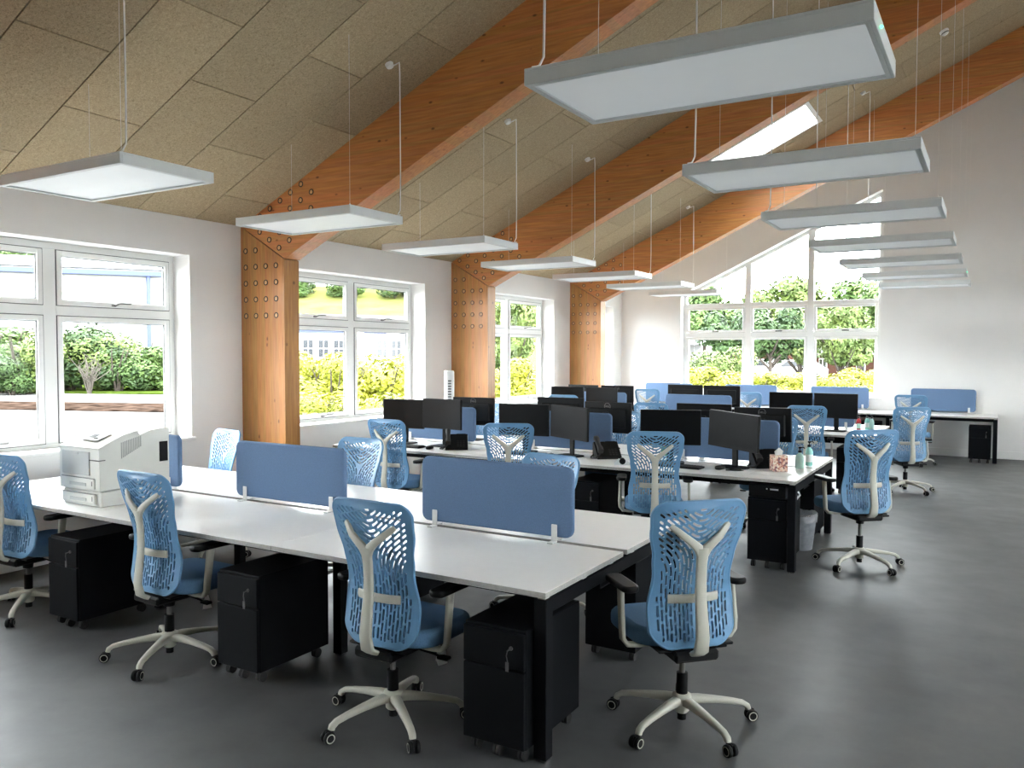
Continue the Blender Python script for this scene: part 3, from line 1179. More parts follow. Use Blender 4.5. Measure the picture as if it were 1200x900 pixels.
def half_w(z):
    t = (z - ZB0) / HB
    ks = [(0, 0.19), (0.12, 0.206), (0.25, 0.208), (0.48, 0.186), (0.62, 0.195), (0.8, 0.219), (0.93, 0.225), (1, 0.221)]
    for (a, wa), (b, wb) in zip(ks, ks[1:]):
        if t <= b:
            q = (t - a) / (b - a)
            q = q * q * (3 - 2 * q)
            wv = wa + (wb - wa) * q
            break
    else:
        wv = ks[-1][1]
    rt, rb = 0.06, 0.085
    et, eb = ZT0 - z, z - ZB0
    if et < rt:
        wv -= rt - math.sqrt(max(0, rt * rt - (rt - et) ** 2))
    if eb < rb:
        wv -= rb - math.sqrt(max(0, rb * rb - (rb - eb) ** 2))
    return max(wv, 0.0)


PROF = [(0.38, -0.205), (0.46, -0.200), (0.54, -0.186), (0.62, -0.178), (0.70, -0.184), (0.80, -0.205), (0.90, -0.232), (1.0, -0.258), (1.1, -0.28)]


def back_y(x, z):
    for i, ((a, ya), (b, yb)) in enumerate(zip(PROF, PROF[1:])):
        if z <= b or i == len(PROF) - 2:
            p0 = PROF[max(i - 1, 0)][1]
            p3 = PROF[min(i + 2, len(PROF) - 1)][1]
            t = (z - a) / (b - a)
            y = 0.5 * ((2 * ya) + (-p0 + yb) * t + (2 * p0 - 5 * ya + 4 * yb - p3) * t * t + (-p0 + 3 * ya - 3 * yb + p3) * t ** 3)
            break
    return y + 0.085 + 0.62 * x * x


def inside(x, z, mg):
    if z < ZB0 + mg or z > ZT0 - mg:
        return False
    return abs(x) < half_w(z) - mg


def slot_paths():
    """dashes along curves parallel to the Y of the back frame"""
    C0 = Vector((0, 0.855))
    ang = math.radians(38)
    A = Vector((math.cos(ang), math.sin(ang)))     # right arm direction
    out = []
    sp = 0.0195
    # side families: parallel to an arm, then bending into the vertical
    for sd in (-1, 1):
        for i in range(1, 14):
            d = sp * (i - 0.35)
            pts = []
            # offset line right of arm: base = C0 + normal*d
            nrm = Vector((A.y, -A.x))             # pointing down-right
            # intersection of offset arm with vertical x = d
            s0 = (d - (C0 + nrm * d).x) / A.x
            K = C0 + nrm * d + A * s0
            rr = 0.07
            for q in range(30):
                pts.append(K + A * (0.40 - 0.40 * q / 29))
            pts = [p for p in pts if (p - K).length > rr]
            P0 = K + A * rr
            P2 = K + Vector((0, -rr))
            for q in range(9):
                t = q / 8
                pts.append(P0 * (1 - t) ** 2 + K * 2 * t * (1 - t) + P2 * t * t)
            z = P2.y
            while z > 0.40:
                z -= 0.01
                pts.append(Vector((d, z)))
            out.append(([Vector((sd * p.x, p.y)) for p in pts], i))
    for i in range(1, 12):   # family above the Y
        d = sp * (i - 0.35)
        nrm = Vector((-A.y, A.x))
        K = C0 + Vector((0, d / math.cos(ang)))
        rr = 0.05
        right = []
        for q in range(30):
            right.append(K + A * (rr + 0.3 * q / 29))
        P2, P0 = K + A * rr, K + Vector((-A.x, A.y)) * rr
        mid = [P0 * (1 - t) ** 2 + K * 2 * t * (1 - t) + P2 * t * t for t in [q / 10 for q in range(11)]]
        left = [Vector((-p.x, p.y)) for p in right[::-1]]
        out.append((left + mid[1:-1] + right, i))
    return out


def resample(pts, step):
    o = [pts[0]]
    acc = 0
    for a, b in zip(pts, pts[1:]):
        L = (b - a).length
        if L < 1e-9:
            continue
        s_ = step - acc
        while s_ <= L:
            o.append(a + (b - a) * (s_ / L))
            s_ += step
        acc = (acc + L) % step if L + acc >= step else acc + L
    return o


def make_shell():
    verts, edges, faces = [], [], []
    # outline
    zs = []
    N = 70
    for i in range(N + 1):
        t = i / N
        zs.append(ZB0 + HB * (0.5 - 0.5 * math.cos(PI * t)))
    right = [Vector((half_w(z), z)) for z in zs]
    left = [Vector((-p.x, p.y)) for p in right[::-1]]
    ol = right + left
    cl = []
    for p in ol:
        if not cl or (p - cl[-1]).length > 0.003:
            cl.append(p)
    if (cl[0] - cl[-1]).length < 0.003:
        cl.pop()
    verts += cl
    faces.append(list(range(len(cl))))
    slots = 0
    boxes = []
    step = 0.004
    for pts, i in slot_paths():
        rs = resample(pts, step)
        ln, gp = 11, 4           # slot 40 mm, gap 15 mm
        k = -(i % 2) * 7
        while k < len(rs):
            seg = [rs[j] for j in range(max(k, 0), min(k + ln + 1, len(rs)))]
            k += ln + gp
            # keep the longest inside run
            best, cur = [], []
            for p in seg:
                if inside(p.x, p.y, 0.031):
                    cur.append(p)
                else:
                    cur = []
                if len(cur) > len(best):
                    best = list(cur)
            if len(best) < 4:
                continue
            best = best[::2] if len(best) % 2 == 1 else best[:-1][::2] + [best[-1]]
            hwid = 0.0058
            L_, R_ = [], []
            for j, p in enumerate(best):
                d = (best[min(j + 1, len(best) - 1)] - best[max(j - 1, 0)]).normalized()
                nr = Vector((-d.y, d.x))
                hh = hwid
                L_.append(p + nr * hh)
                R_.append(p - nr * hh)
            d0 = (best[1] - best[0]).normalized()
            d1 = (best[-1] - best[-2]).normalized()
            poly = R_ + [best[-1] + d1 * hwid * 0.8] + L_[::-1] + [best[0] - d0 * hwid * 0.8]
            ctr = sum(poly, Vector((0, 0))) / len(poly)
            # drop slots that come too close to an earlier one
            bad = False
            for q in boxes:
                if abs(q[0].x - ctr.x) < 0.06 and abs(q[0].y - ctr.y) < 0.06:
                    for a in best:
                        for b in q[1]:
                            if (a - b).length < 0.0155:
                                bad = True
                                break
                        if bad:
                            break
                if bad:
                    break
            if bad:
                continue
            boxes.append((ctr, best))
            o = len(verts)
            verts += poly
            faces.append(list(range(o, o + len(poly))))
            slots += 1
    # support points on the solid margin for a smooth bend
    for i in range(40):
        z = ZB0 + HB * (i + 0.5) / 40
        for f_ in (0.35, 0.7):
            x = half_w(z) - 0.034 * f_
            if x > 0.03:
                verts += [Vector((x, z)), Vector((-x, z))]
    r = delaunay_2d_cdt(verts, edges, faces, 1, 1e-6, True)
    rv, rf, of = r[0], r[2], r[5]
    keep = [f for f, o in zip(rf, of) if list(o) == [0]]
    print('CDT', len(verts), len(rv), len(rf), of[:5], len(keep), slots)
    used = sorted({i for f in keep for i in f})
    mp = {a: b for b, a in enumerate(used)}
    P2 = [rv[i] for i in used]
    keep = [[mp[i] for i in f] for f in keep]
    n_ = len(P2)
    V = []
    TH = 0.013
    for lay in (0, 1):
        for p in P2:
            ex = 0.002 * (1 - 2 * lay)
            V.append((p.x, back_y(p.x, p.y) + (TH / 2 if lay else -TH / 2), p.y))
    Fc = []
    cnt = {}
    for f in keep:
        # layer 0 (rear) must face -y
        Fc.append(list(f))
        Fc.append([i + n_ for i in f[::-1]])
        for a, b in zip(f, f[1:] + f[:1]):
            cnt.setdefault((min(a, b), max(a, b)), []).append((a, b))
    for k_, l_ in cnt.items():
        if len(l_) == 1:
            a, b = l_[0]
            Fc.append([b, a, a + n_, b + n_])
    mb = MB()
    a, b, c = [Vector(V[i]) for i in Fc[0][:3]]
    if (b - a).cross(c - a).y > 0:      # the rear layer must face -y
        Fc = [f[::-1] for f in Fc]
    nt_ = 2 * len(keep)
    mb.add(V, Fc[:nt_], 0, True)
    mb.add(V, Fc[nt_:], 0, False)       # slot walls keep their own vertices
    return mb.mesh('backrest_shell', MT['blue']), slots


CH = {}
CH['shell'], n_slots = make_shell()
# rim bead around the shell
m = MB()
N = 60
pts = []
for i in range(N + 1):
    z = ZB0 + HB * (0.5 - 0.5 * math.cos(PI * i / N))
    pts.append((half_w(z), z))
loop = [(x, z) for x, z in pts] + [(-x, z) for x, z in pts[::-1]]
cl = []
for p in loop:
    if not cl or math.hypot(p[0] - cl[-1][0], p[1] - cl[-1][1]) > 0.004:
        cl.append(p)
m.tube([(x, back_y(x, z), z) for x, z in cl + cl[:1]], 0.0085, 6)
CH['rim'] = m.mesh('backrest_rim', MT['blue'])
# cream Y frame
m = MB()
stem = [(0, 0.06, 0.378), (0, -0.06, 0.372), (0, -0.13, 0.375), (0, -0.177, 0.405), (0, -0.191, 0.47), (0, -0.181, 0.56), (0, -0.170, 0.64), (0, -0.168, 0.72), (0, -0.173, 0.79), (0, -0.182, 0.845), (0, -0.186, 0.868)]
m.sweep(stem, [0.05, 0.048, 0.042, 0.036, 0.032, 0.029, 0.027, 0.0255, 0.025, 0.028, 0.03], [0.014, 0.014, 0.014, 0.013, 0.012, 0.011, 0.011, 0.011, 0.011, 0.011, 0.010], (1, 0, 0))
for s_ in (-1, 1):
    arm = [(0.004 * s_, -0.178, 0.835), (0.022 * s_, -0.184, 0.868), (0.05 * s_, -0.186, 0.892), (0.085 * s_, -0.183, 0.919), (0.125 * s_, back_y(0.125, 0.952) - 0.012, 0.952), (0.142 * s_, back_y(0.142, 0.966) - 0.004, 0.966)]
    m.sweep(arm, [0.024, 0.022, 0.0185, 0.0165, 0.0145, 0.011], [0.010, 0.010, 0.010, 0.010, 0.009, 0.007], (0.62 * s_ * 1, 0, -0.78))
CH['yframe'] = m.mesh('back_frame', MT['cream'])
m = MB()
m.sweep([(x, back_y(x, 0.625) - 0.024 + 0.014 * (abs(x) / 0.12) ** 2, 0.625) for x in (-0.122, -0.09, -0.05, 0, 0.05, 0.09, 0.122)], 0.0205, 0.006, (0, 0, 1))
CH['lumbar'] = m.mesh('lumbar_bar', MT['cream'])
m = MB()
m.slab(0.49, 0.43, 0.11, 0.085, 0.03, lambda a, b, c: (a * (1 - 0.10 * (b < -0.1) * min(1, (-b - 0.1) / 0.12)), b + 0.145, 0.436 + c * (1 if c < 0 else 1.0) - 0.25 * max(0, b - 0.12) ** 2 * 2), n=6)
CH['seat'] = m.mesh('seat_cushion', MT['seat'])
m = MB()
m.cbox((-0.11, -0.15, 0.345), (0.11, 0.12, 0.394), 0.012)
m.cbox((-0.17, -0.11, 0.385), (0.17, 0.19, 0.397), 0.004)
m.lathe([(0.03, 0.30), (0.034, 0.345)], 12)
CH['mech'] = m.mesh('seat_mechanism', MT['plastic'])
m = MB()
m.tube([(0.09, 0.05, 0.36), (0.2, 0.05, 0.352), (0.235, 0.05, 0.345)], [0.006, 0.006, 0.006], 7)
m.cbox((0.225, 0.03, 0.337), (0.285, 0.07, 0.352), 0.005)
CH['lever'] = m.mesh('height_lever', MT['plastic'])
m = MB()
m.cyl((0, 0, 0.135), (0, 0, 0.245), 0.0265, n=14)
CH['column'] = m.mesh('gas_lift_sleeve', MT['plastic'])
m = MB()
m.cyl((0, 0, 0.245), (0, 0, 0.44), 0.0135, n=10)
CH['piston'] = m.mesh('gas_lift_piston', MT['handle'])
m = MB()
m.lathe([(0.026, 0.06), (0.034, 0.068), (0.036, 0.09), (0.046, 0.125), (0.044, 0.142), (0.028, 0.15)], 16)
CH['hub'] = m.mesh('base_hub', MT['cream'])
m = MB()
m.cyl((0, 0, 0.028), (0, 0, 0.062), 0.021, n=12)
CH['hubcap'] = m.mesh('gas_lift_end', MT['plastic'])
m = MB()
m.sweep([(0, 0.02, 0.118), (0, 0.08, 0.118), (0, 0.16, 0.110), (0, 0.24, 0.098), (0, 0.295, 0.086), (0, 0.318, 0.07), (0, 0.322, 0.056)], [0.024, 0.023, 0.020, 0.017, 0.0155, 0.015, 0.014], [0.022, 0.019, 0.015, 0.013, 0.0125, 0.014, 0.013], (1, 0, 0))
CH['leg'] = m.mesh('base_leg', MT['cream'])
m = MB()
for s_ in (-1, 1):
    x = s_ * 0.0145
    T = Matrix.Translation((x, 0.338, 0.0275)) @ Matrix.Rotation(PI / 2, 4, 'Y')
    m.lathe([(0.012, -0.010), (0.0255, -0.009), (0.0275, -0.004), (0.0275, 0.004), (0.0255, 0.009), (0.012, 0.010)], 16, T=T)
    m.lathe([(0.0165, s_ * 0.0101), (0.018, s_ * 0.0106), (0.021, s_ * 0.0104)], 16, mi=1, T=T, cap=False)
m.cyl((0, 0.322, 0.03), (0, 0.322, 0.06), 0.008, n=8)
m.cbox((-0.006, 0.312, 0.028), (0.006, 0.352, 0.056), 0.003)
CH['caster'] = m.mesh('caster', [MT['plastic'], MT['cream']])
for s_, nm in ((-1, 'L'), (1, 'R')):
    m = MB()
    m.sweep([(0.13 * s_, 0.03, 0.388), (0.21 * s_, 0.03, 0.385), (0.262 * s_, 0.03, 0.390), (0.284 * s_, 0.032, 0.418), (0.287 * s_, 0.035, 0.47), (0.285 * s_, 0.05, 0.56), (0.283 * s_, 0.062, 0.645)], [0.026, 0.023, 0.020, 0.019, 0.020, 0.022, 0.024], [0.010, 0.010, 0.011, 0.012, 0.012, 0.012, 0.012], (0, 1, 0))
    CH['arm' + nm] = m.mesh('armrest_upright', MT['cream'])
    m = MB()
    m.slab(0.082, 0.255, 0.036, 0.03, 0.01, lambda a, b, c: (0.272 * s_ + a, 0.075 + b, 0.662 + c), n=5)
    CH['pad' + nm] = m.mesh('arm_pad', MT['plastic'])
m = MB()
m.add([(0.19, 0.10, 0.39), (0.235, 0.06, 0.385), (0.225, 0.05, 0.30), (0.18, 0.09, 0.305), (0.24, 0.10, 0.30), (0.25, 0.07, 0.38)], [(0, 1, 2, 3), (1, 5, 4, 2), (3, 2, 1, 0), (2, 4, 5, 1)])
CH['tag'] = m.mesh('care_tag', MT['paper'])
CHAIRS = []


def make_chair():
    R = thing('task_chair', 'blue task chair', 'office chair')
    up = []
    sh = link('backrest', CH['shell'], R)
    link('rim', CH['rim'], sh)
    fr = link('back_frame', CH['yframe'], R)
    link('lumbar_bar', CH['lumbar'], fr)
    st = link('seat', CH['seat'], R)
    me_ = link('seat_mechanism', CH['mech'], R)
    link('height_lever', CH['lever'], me_)
    for nm in 'LR':
        a = link('armrest', CH['arm' + nm], R)
        link('arm_pad', CH['pad' + nm], a)
    link('gas_lift', CH['column'], R)
    link('gas_lift_piston', CH['piston'], R)
    hb = link('base_hub', CH['hub'], R)
    link('gas_lift_end', CH['hubcap'], hb)
    for k in range(5):
        l_ = link('base_leg', CH['leg'], R, None, 2 * PI * k / 5)
        link('caster', CH['caster'], l_)
    return R


UPPER = ('backrest', 'back_frame', 'seat', 'seat_mechanism', 'armrest')
proto = make_chair()


def chair(x, y, facing, label, lift=0.0, base=0.0, swap=None, tagged=False, grp='blue task chairs'):
    """facing in degrees: 90 looks at the gable wall"""
    R = proto if not CHAIRS else copy_tree(proto)
    CHAIRS.append(R)
    R.location = (x, y, 0)
    R.rotation_euler = (0, 0, math.radians(facing - 90))
    tag(R, label, 'office chair', grp)
    for c in R.children:
        nm = c.name.split('.')[0]
        if nm in UPPER:
            c.location.z = lift
        if nm == 'base_leg':
            c.rotation_euler.z += math.radians(base - (facing - 90))
    if tagged:
        link('care_tag', CH['tag'], R, (0, 0, lift))
    return R


# first chair is placed last so that copies start from the plain prototype
placements = [
    (1.10, 2.97, 93, 'blue task chair at the printer desk, beside the window wall', -0.01, 8, False),
    (2.62, 2.92, 89, 'blue task chair with a white tag below its seat, next to the printer', -0.005, -10, True),
    (4.21, 2.94, 90, 'blue task chair with a white tag at the aisle end desk of the printer bench', -0.012, 18, True),
    (5.38, 3.60, 136, 'large blue task chair turned towards the bench end beside the black pedestal', 0.0, 20, False),
    (0.90, 4.60, 258, 'pale lit blue chair pushed in on the far side beyond the printer', -0.02, 0, False),
    (2.43, 4.60, 268, 'blue chair pushed in on the far side behind the middle screen of the printer bench', -0.01, 30, False),
    (4.07, 4.58, 262, 'blue chair pushed in behind the aisle end screen of the printer bench', -0.025, 15, False),
    (1.53, 6.30, 90, 'blue task chair facing the telephone desk by the window, seat pulled out', 0.0, 5, False),
    (2.76, 6.42, 118, 'blue task chair at the middle desk of the tissue box bench', 0.01, 0, False),
    (4.18, 6.40, 112, 'blue task chair at the tissue box desk with its back to the printer bench', 0.01, 12, False),
    (5.68, 7.08, 130, 'blue task chair in the aisle beside the waste bin', 0.045, 15, False),
    (1.33, 8.20, 262, 'blue chair on the far side of the tissue box bench by the windows', 0.03, 0, False),
    (3.05, 8.22, 268, 'blue chair behind the monitors in the middle of the tissue box bench', 0.0, 0, False),
    (4.70, 8.24, 272, 'blue chair behind the monitors at the aisle end of the tissue box bench', 0.0, 0, False),
    (1.32, 10.45, 95, 'blue chair at the window end of the third bench', 0.05, 0, False),
    (2.62, 10.45, 100, 'blue chair at the middle of the third bench, half hidden by monitors', -0.02, 0, False),
    (4.62, 10.46, 98, 'blue chair in front of two black monitors at the aisle end of the third bench', 0.01, 20, False),
    (5.66, 11.2, 120, 'blue task chair in the aisle at the end of the third bench', -0.01, 12, False),
    (1.20, 14.0, 95, 'pale lit blue chair at the wall bench in the corner by the side wall', 0.0, 0, False),
    (3.02, 13.95, 92, 'pale blue chair at the wall bench in front of the gable window', -0.01, 0, False),
    (5.50, 14.0, 88, 'blue chair at the wall bench against the plain gable wall', 0.01, -8, False),
]
first = placements[0]
CHAIRS.append(proto)
for p in placements[1:]:
    chair(p[0], p[1], p[2], p[3], p[4], p[5], None, p[6])
CHAIRS.clear()
chair(first[0], first[1], first[2], first[3], first[4], first[5], None, first[6])

# ---------------------------------------------------------------- monitors
MW, MHt = 0.535, 0.315


def logo_mesh():
    cu = bpy.data.curves.new('logo_text', 'FONT')
    cu.body = 'DELL'
    cu.size = 0.026
    cu.align_x = 'CENTER'
    cu.align_y = 'CENTER'
    cu.extrude = 0.0008
    cu.resolution_u = 2
    o = bpy.data.objects.new('logo_text', cu)
    COL.objects.link(o)
    dg = bpy.context.evaluated_depsgraph_get()
    me = bpy.data.meshes.new_from_object(o.evaluated_get(dg))
    vs = [v.co.copy() for v in me.vertices]
    fs = [list(p.vertices) for p in me.polygons]
    bpy.data.objects.remove(o)
    mb = MB()
    # on the rear of the monitor: readable from +y, so x runs towards -x
    mb.add([(-v.x, 0.0005 + v.z, v.y) for v in vs], fs)
    N = 24
    V, Fc = [], []
    for r_, yy in ((0.036, 0.0), (0.036, 0.0016), (0.0325, 0.0016), (0.0325, 0.0)):
        for i in range(N):
            t = 2 * PI * i / N
            V.append((r_ * math.cos(t), yy, r_ * math.sin(t)))
    for k in range(3):
        for i in range(N):
            Fc.append([k * N + i, k * N + (i + 1) % N, (k + 1) * N + (i + 1) % N, (k + 1) * N + i])
    mb.add(V, Fc)
    return mb.mesh('round_logo', MT['handle'])


MO = {}
m = MB()     # faces -y; origin at desk, screen centre at z = 0.32 above
zc = 0.325
m.cbox((-MW / 2, -0.012, zc - MHt / 2), (MW / 2, 0.014, zc + MHt / 2), 0.004)
m.cbox((-MW / 2 + 0.05, 0.012, zc - MHt / 2 + 0.05), (MW / 2 - 0.05, 0.034, zc + MHt / 2 - 0.06), 0.014)
MO['case'] = m.mesh('monitor_case', MT['plastic'])
m = MB()
m.cbox((-MW / 2 + 0.012, -0.0135, zc - MHt / 2 + 0.02), (MW / 2 - 0.012, -0.0118, zc + MHt / 2 - 0.012), 0.0005)
MO['panel'] = m.mesh('screen_panel', MT['screen'])
MO['panel2'] = m.mesh('screen_panel', MT['screen2'])
m = MB()
m.cbox((-0.03, 0.034, 0.012), (0.03, 0.055, zc + 0.06), 0.006)
m.cbox((-0.05, 0.030, zc - 0.05), (0.05, 0.040, zc + 0.05), 0.004)
MO['stem'] = m.mesh('stand_stem', MT['plastic'])
m = MB()
m.slab(0.25, 0.19, 0.05, 0.012, 0.004, lambda a, b, c: (a, 0.02 + b, 0.0065 + c))
MO['base'] = m.mesh('stand_base', MT['plastic'])
MO['logo'] = logo_mesh()


def monitor(x, y, face, label, turn=0, logo=False, dz=0.0, roll=0.0, grp='desk monitors'):
    R = thing('computer_monitor', label, 'monitor', (x, y, DZ), (0 if face == 'S' else PI) + math.radians(turn), grp)
    c = link('case', MO['case'], R, (0, 0, dz))
    link('screen', MO['panel2' if 'grey' in label else 'panel'], c)
    st = link('stand_stem', MO['stem'], R)
    link('stand_base', MO['base'], R)
    if logo:
        link('logo', MO['logo'], c, (0.0, 0.0345 if False else 0.0146, zc + MHt / 2 - 0.045))
    if roll:
        c.rotation_euler = (0, math.radians(roll), 0)
    return R


T2 = 'of the tissue box bench'
monitor(1.06, 7.02, 'S', 'black monitor at the window end %s, beside the telephone' % T2, 3)
monitor(1.60, 6.98, 'S', 'black monitor directly behind the telephone at the window end %s' % T2, -6, dz=0.02)
monitor(1.50, 7.74, 'N', 'rear of a black monitor with a round logo behind the window end screen', 4, True)
monitor(2.57, 7.02, 'S', 'black monitor behind the middle chair %s' % T2, 8)
monitor(3.10, 6.96, 'S', 'grey reflecting monitor beside the telephone in the middle %s' % T2, -22, roll=1.5)
monitor(3.16, 7.74, 'N', 'rear of a black monitor with a round logo behind the middle screen', -3, True)
monitor(2.60, 7.76, 'N', 'rear of a black monitor facing the middle far desk %s' % T2, 5, dz=0.03)
monitor(4.10, 7.00, 'S', 'black monitor behind the tissue box desk chair', 20)
monitor(4.66, 6.98, 'S', 'grey reflecting monitor beside the tissue box, turned towards the aisle', -24, roll=3)
monitor(4.16, 7.78, 'N', 'rear of a black monitor behind the aisle end screen', 4, dz=0.015)
monitor(4.74, 7.74, 'N', 'rear of a black monitor with a round logo behind the tissue box', -4, True, roll=1)
T3 = 'of the third bench'
monitor(1.06, 10.97, 'S', 'black monitor at the window end %s' % T3, 3)
monitor(1.62, 10.97, 'S', 'black monitor beside the screen at the window end %s' % T3, -8)
monitor(1.54, 11.74, 'N', 'rear of a logo monitor at the window end %s' % T3, 3, True)
monitor(0.95, 11.75, 'N', 'rear of a monitor next to the side wall on the third bench', -3)
monitor(2.63, 11.75, 'N', 'rear of a monitor above the middle screen of the third bench, window side', 0, dz=0.035)
monitor(3.18, 11.75, 'N', 'rear of a monitor above the middle screen of the third bench, aisle side', 0, dz=0.035)
monitor(4.31, 10.98, 'S', 'black monitor behind the aisle end chair %s' % T3, 6)
monitor(4.865, 10.97, 'S', 'black monitor at the very aisle end %s' % T3, -6)

# ---------------------------------------------------------------- telephones
PH = {}
m = MB()
m.prism([(-0.09, 0.0), (0.10, 0.0), (0.10, 0.095), (0.07, 0.11), (-0.09, 0.018)], lambda p, k: (-0.115 if k == 0 else 0.115, p[0], p[1]))
PH['body'] = m.mesh('phone_body', MT['plastic'])
m = MB()
m.sweep([(-0.085, -0.085, 0.055), (-0.085, -0.06, 0.074), (-0.085, 0.0, 0.092), (-0.085, 0.06, 0.13), (-0.085, 0.085, 0.132)], [0.027, 0.025, 0.019, 0.025, 0.027], [0.02, 0.017, 0.012, 0.017, 0.02], (1, 0, 0))
PH['handset'] = m.mesh('handset', MT['rubber'])
m = MB()
m.add([(0.0, 0.068, 0.1125), (0.095, 0.068, 0.1125), (0.095, 0.01, 0.0795), (0.0, 0.01, 0.0795)], [(0, 3, 2, 1)])
PH['display'] = m.mesh('phone_display', MT['screen'])
m = MB()
for i in range(3):
    for j in range(4):
        x, y = 0.005 + i * 0.03, -0.075 + j * 0.019
        z = 0.018 + (y + 0.09) * 0.575
        m.cbox((x, y, z - 0.002), (x + 0.02, y + 0.012, z + 0.005), 0.001)
PH['keys'] = m.mesh('phone_keypad', MT['rubber'])
m = MB()
m.tube([(-0.09, -0.09, 0.04), (-0.14, -0.11, 0.012), (-0.17, -0.04, 0.008), (-0.15, 0.03, 0.008), (-0.115, 0.06, 0.02)], 0.006, 6)
PH['cord'] = m.mesh('phone_cord', MT['rubber'])


def phone(x, y, rz, label):
    R = thing('desk_telephone', label, 'telephone', (x, y, DZ + 0.001), math.radians(rz), 'desk telephones')
    R.scale = (1.0, 1.0, 1.35)
    for k, nm in (('body', 'body'), ('handset', 'handset'), ('display', 'display'), ('keys', 'keypad'), ('cord', 'cord')):
        link(nm, PH[k], R)


phone(1.86, 6.87, 35, 'black desk telephone at the window end of the tissue box bench')
phone(3.47, 7.03, 40, 'black desk telephone in the middle of the tissue box bench')
phone(4.90, 7.19, 34, 'black desk telephone beside the tissue box')

# ---------------------------------------------------------------- keyboards, mice, papers
m = MB()
m.cbox((-0.22, -0.07, 0.0), (0.22, 0.07, 0.016), 0.004)
KB = m.mesh('keyboard_body', MT['plastic'])
m = MB()
for j in range(5):
    for i in range(15):
        m.box((-0.21 + i * 0.028, -0.062 + j * 0.025, 0.016), (-0.21 + i * 0.028 + 0.023, -0.062 + j * 0.025 + 0.02, 0.021))
KK = m.mesh('keyboard_keys', MT['rubber'])
m = MB()
m.slab(0.062, 0.105, 0.028, 0.034, 0.014, lambda a, b, c: (a, b, 0.018 + c))
MS = m.mesh('mouse_body', MT['plastic'])
m = MB()
m.cyl((-0.004, 0.028, 0.033), (0.004, 0.028, 0.033), 0.007, n=10)
MSW = m.mesh('scroll_wheel', MT['gasket'])


def keyboard(x, y, rz, label):
    R = thing('keyboard', label, 'keyboard', (x, y, DZ + 0.001), math.radians(rz), 'keyboards')
    link('body', KB, R)
    link('keys', KK, R)


def mouse(x, y, rz, label):
    R = thing('computer_mouse', label, 'mouse', (x, y, DZ + 0.001), math.radians(rz), 'computer mice')
    link('body', MS, R)
    link('scroll_wheel', MSW, R)


keyboard(1.28, 6.76, 2, 'black keyboard in front of the monitors at the window end')
keyboard(2.68, 6.86, 3, 'black keyboard at the middle desk of the tissue box bench')
keyboard(4.24, 6.80, -4, 'black keyboard at the tissue box desk')
mouse(1.63, 6.72, 10, 'black mouse beside the telephone at the window end')
mouse(2.98, 6.80, 0, 'black mouse at the middle desk of the tissue box bench')
mouse(4.60, 6.84, -15, 'black mouse at the tissue box desk')


def sheet(x, y, rz, label, n_=1, w_=0.21, d_=0.297):
    mb = MB()
    for k in range(n_):
        a = math.radians(5 * k)
        T = Matrix.Translation((0.012 * k, 0.01 * k, 0.0006 + 0.0012 * k)) @ Matrix.Rotation(a, 4, 'Z')
        V = []
        for i in range(5):
            for j in range(4):
                px, py = -w_ / 2 + w_ * i / 4, -d_ / 2 + d_ * j / 3
                V.append(T @ Vector((px, py, 0.002 * math.sin(i * 1.3 + j) ** 2)))
        mb.add(V, [[i * 4 + j, (i + 1) * 4 + j, (i + 1) * 4 + j + 1, i * 4 + j + 1] for i in range(4) for j in range(3)])
    o = mb.build('paper_sheet', MT['paper'], None, (x, y, DZ + 0.001))
    o.rotation_euler = (0, 0, math.radians(rz))
    tag(o, label, 'paper')


sheet(2.2, 6.72, 62, 'loose white paper beside the telephone at the window end', 3)
sheet(5.04, 6.78, 84, 'white paper under the tissue box', 2)
sheet(4.42, 7.12, 75, 'white papers behind the keyboard at the tissue box desk', 2)
sheet(2.86, 7.1, 80, 'white papers below the grey reflecting monitor in the middle', 2)
sheet(1.14, 3.03, 95, 'small white notice lying beside the printer', 1, 0.06, 0.12)
nt_o = [o for o in bpy.data.objects if o.get('label', '').startswith('small white notice')][0]
m = MB()
for i in range(4):
    m.box((-0.022 + i * 0.013, -0.045, 0.0035), (-0.016 + i * 0.013, 0.03 - 0.012 * (i % 2), 0.0038))
m.build('printed_line', MT['rubber'], nt_o)
m = MB()
m.tube([(4.66, 6.80, DZ + 0.007), (4.76, 6.83, DZ + 0.007), (4.80, 6.842, DZ + 0.006)], [0.006, 0.006, 0.002], 7)
tag(m.build('pen', MT['plastic']), 'black pen lying beside the mouse at the tissue box desk', 'pen')

# tissue box
R = thing('tissue_box', 'mosaic patterned cube tissue box on white paper', 'tissue box', (5.05, 7.00, DZ + 0.006), math.radians(28), None)
m = MB()
m.cbox((-0.06, -0.06, 0), (0.06, 0.06, 0.13), 0.002)
m.build('carton', MT['tissue'], R)
m = MB()
m.add([(-0.03, 0, 0.13), (0.03, 0.004, 0.13), (0.04, 0.01, 0.165), (0.0, -0.005, 0.195), (-0.035, 0.008, 0.16), (0.0, 0.03, 0.13), (0.01, 0.025, 0.175)], [(0, 1, 2, 3), (0, 3, 4), (1, 5, 6, 2), (2, 6, 3), (4, 3, 6, 5), (3, 1, 0)])
m.build('tissue', MT['paper'], R)


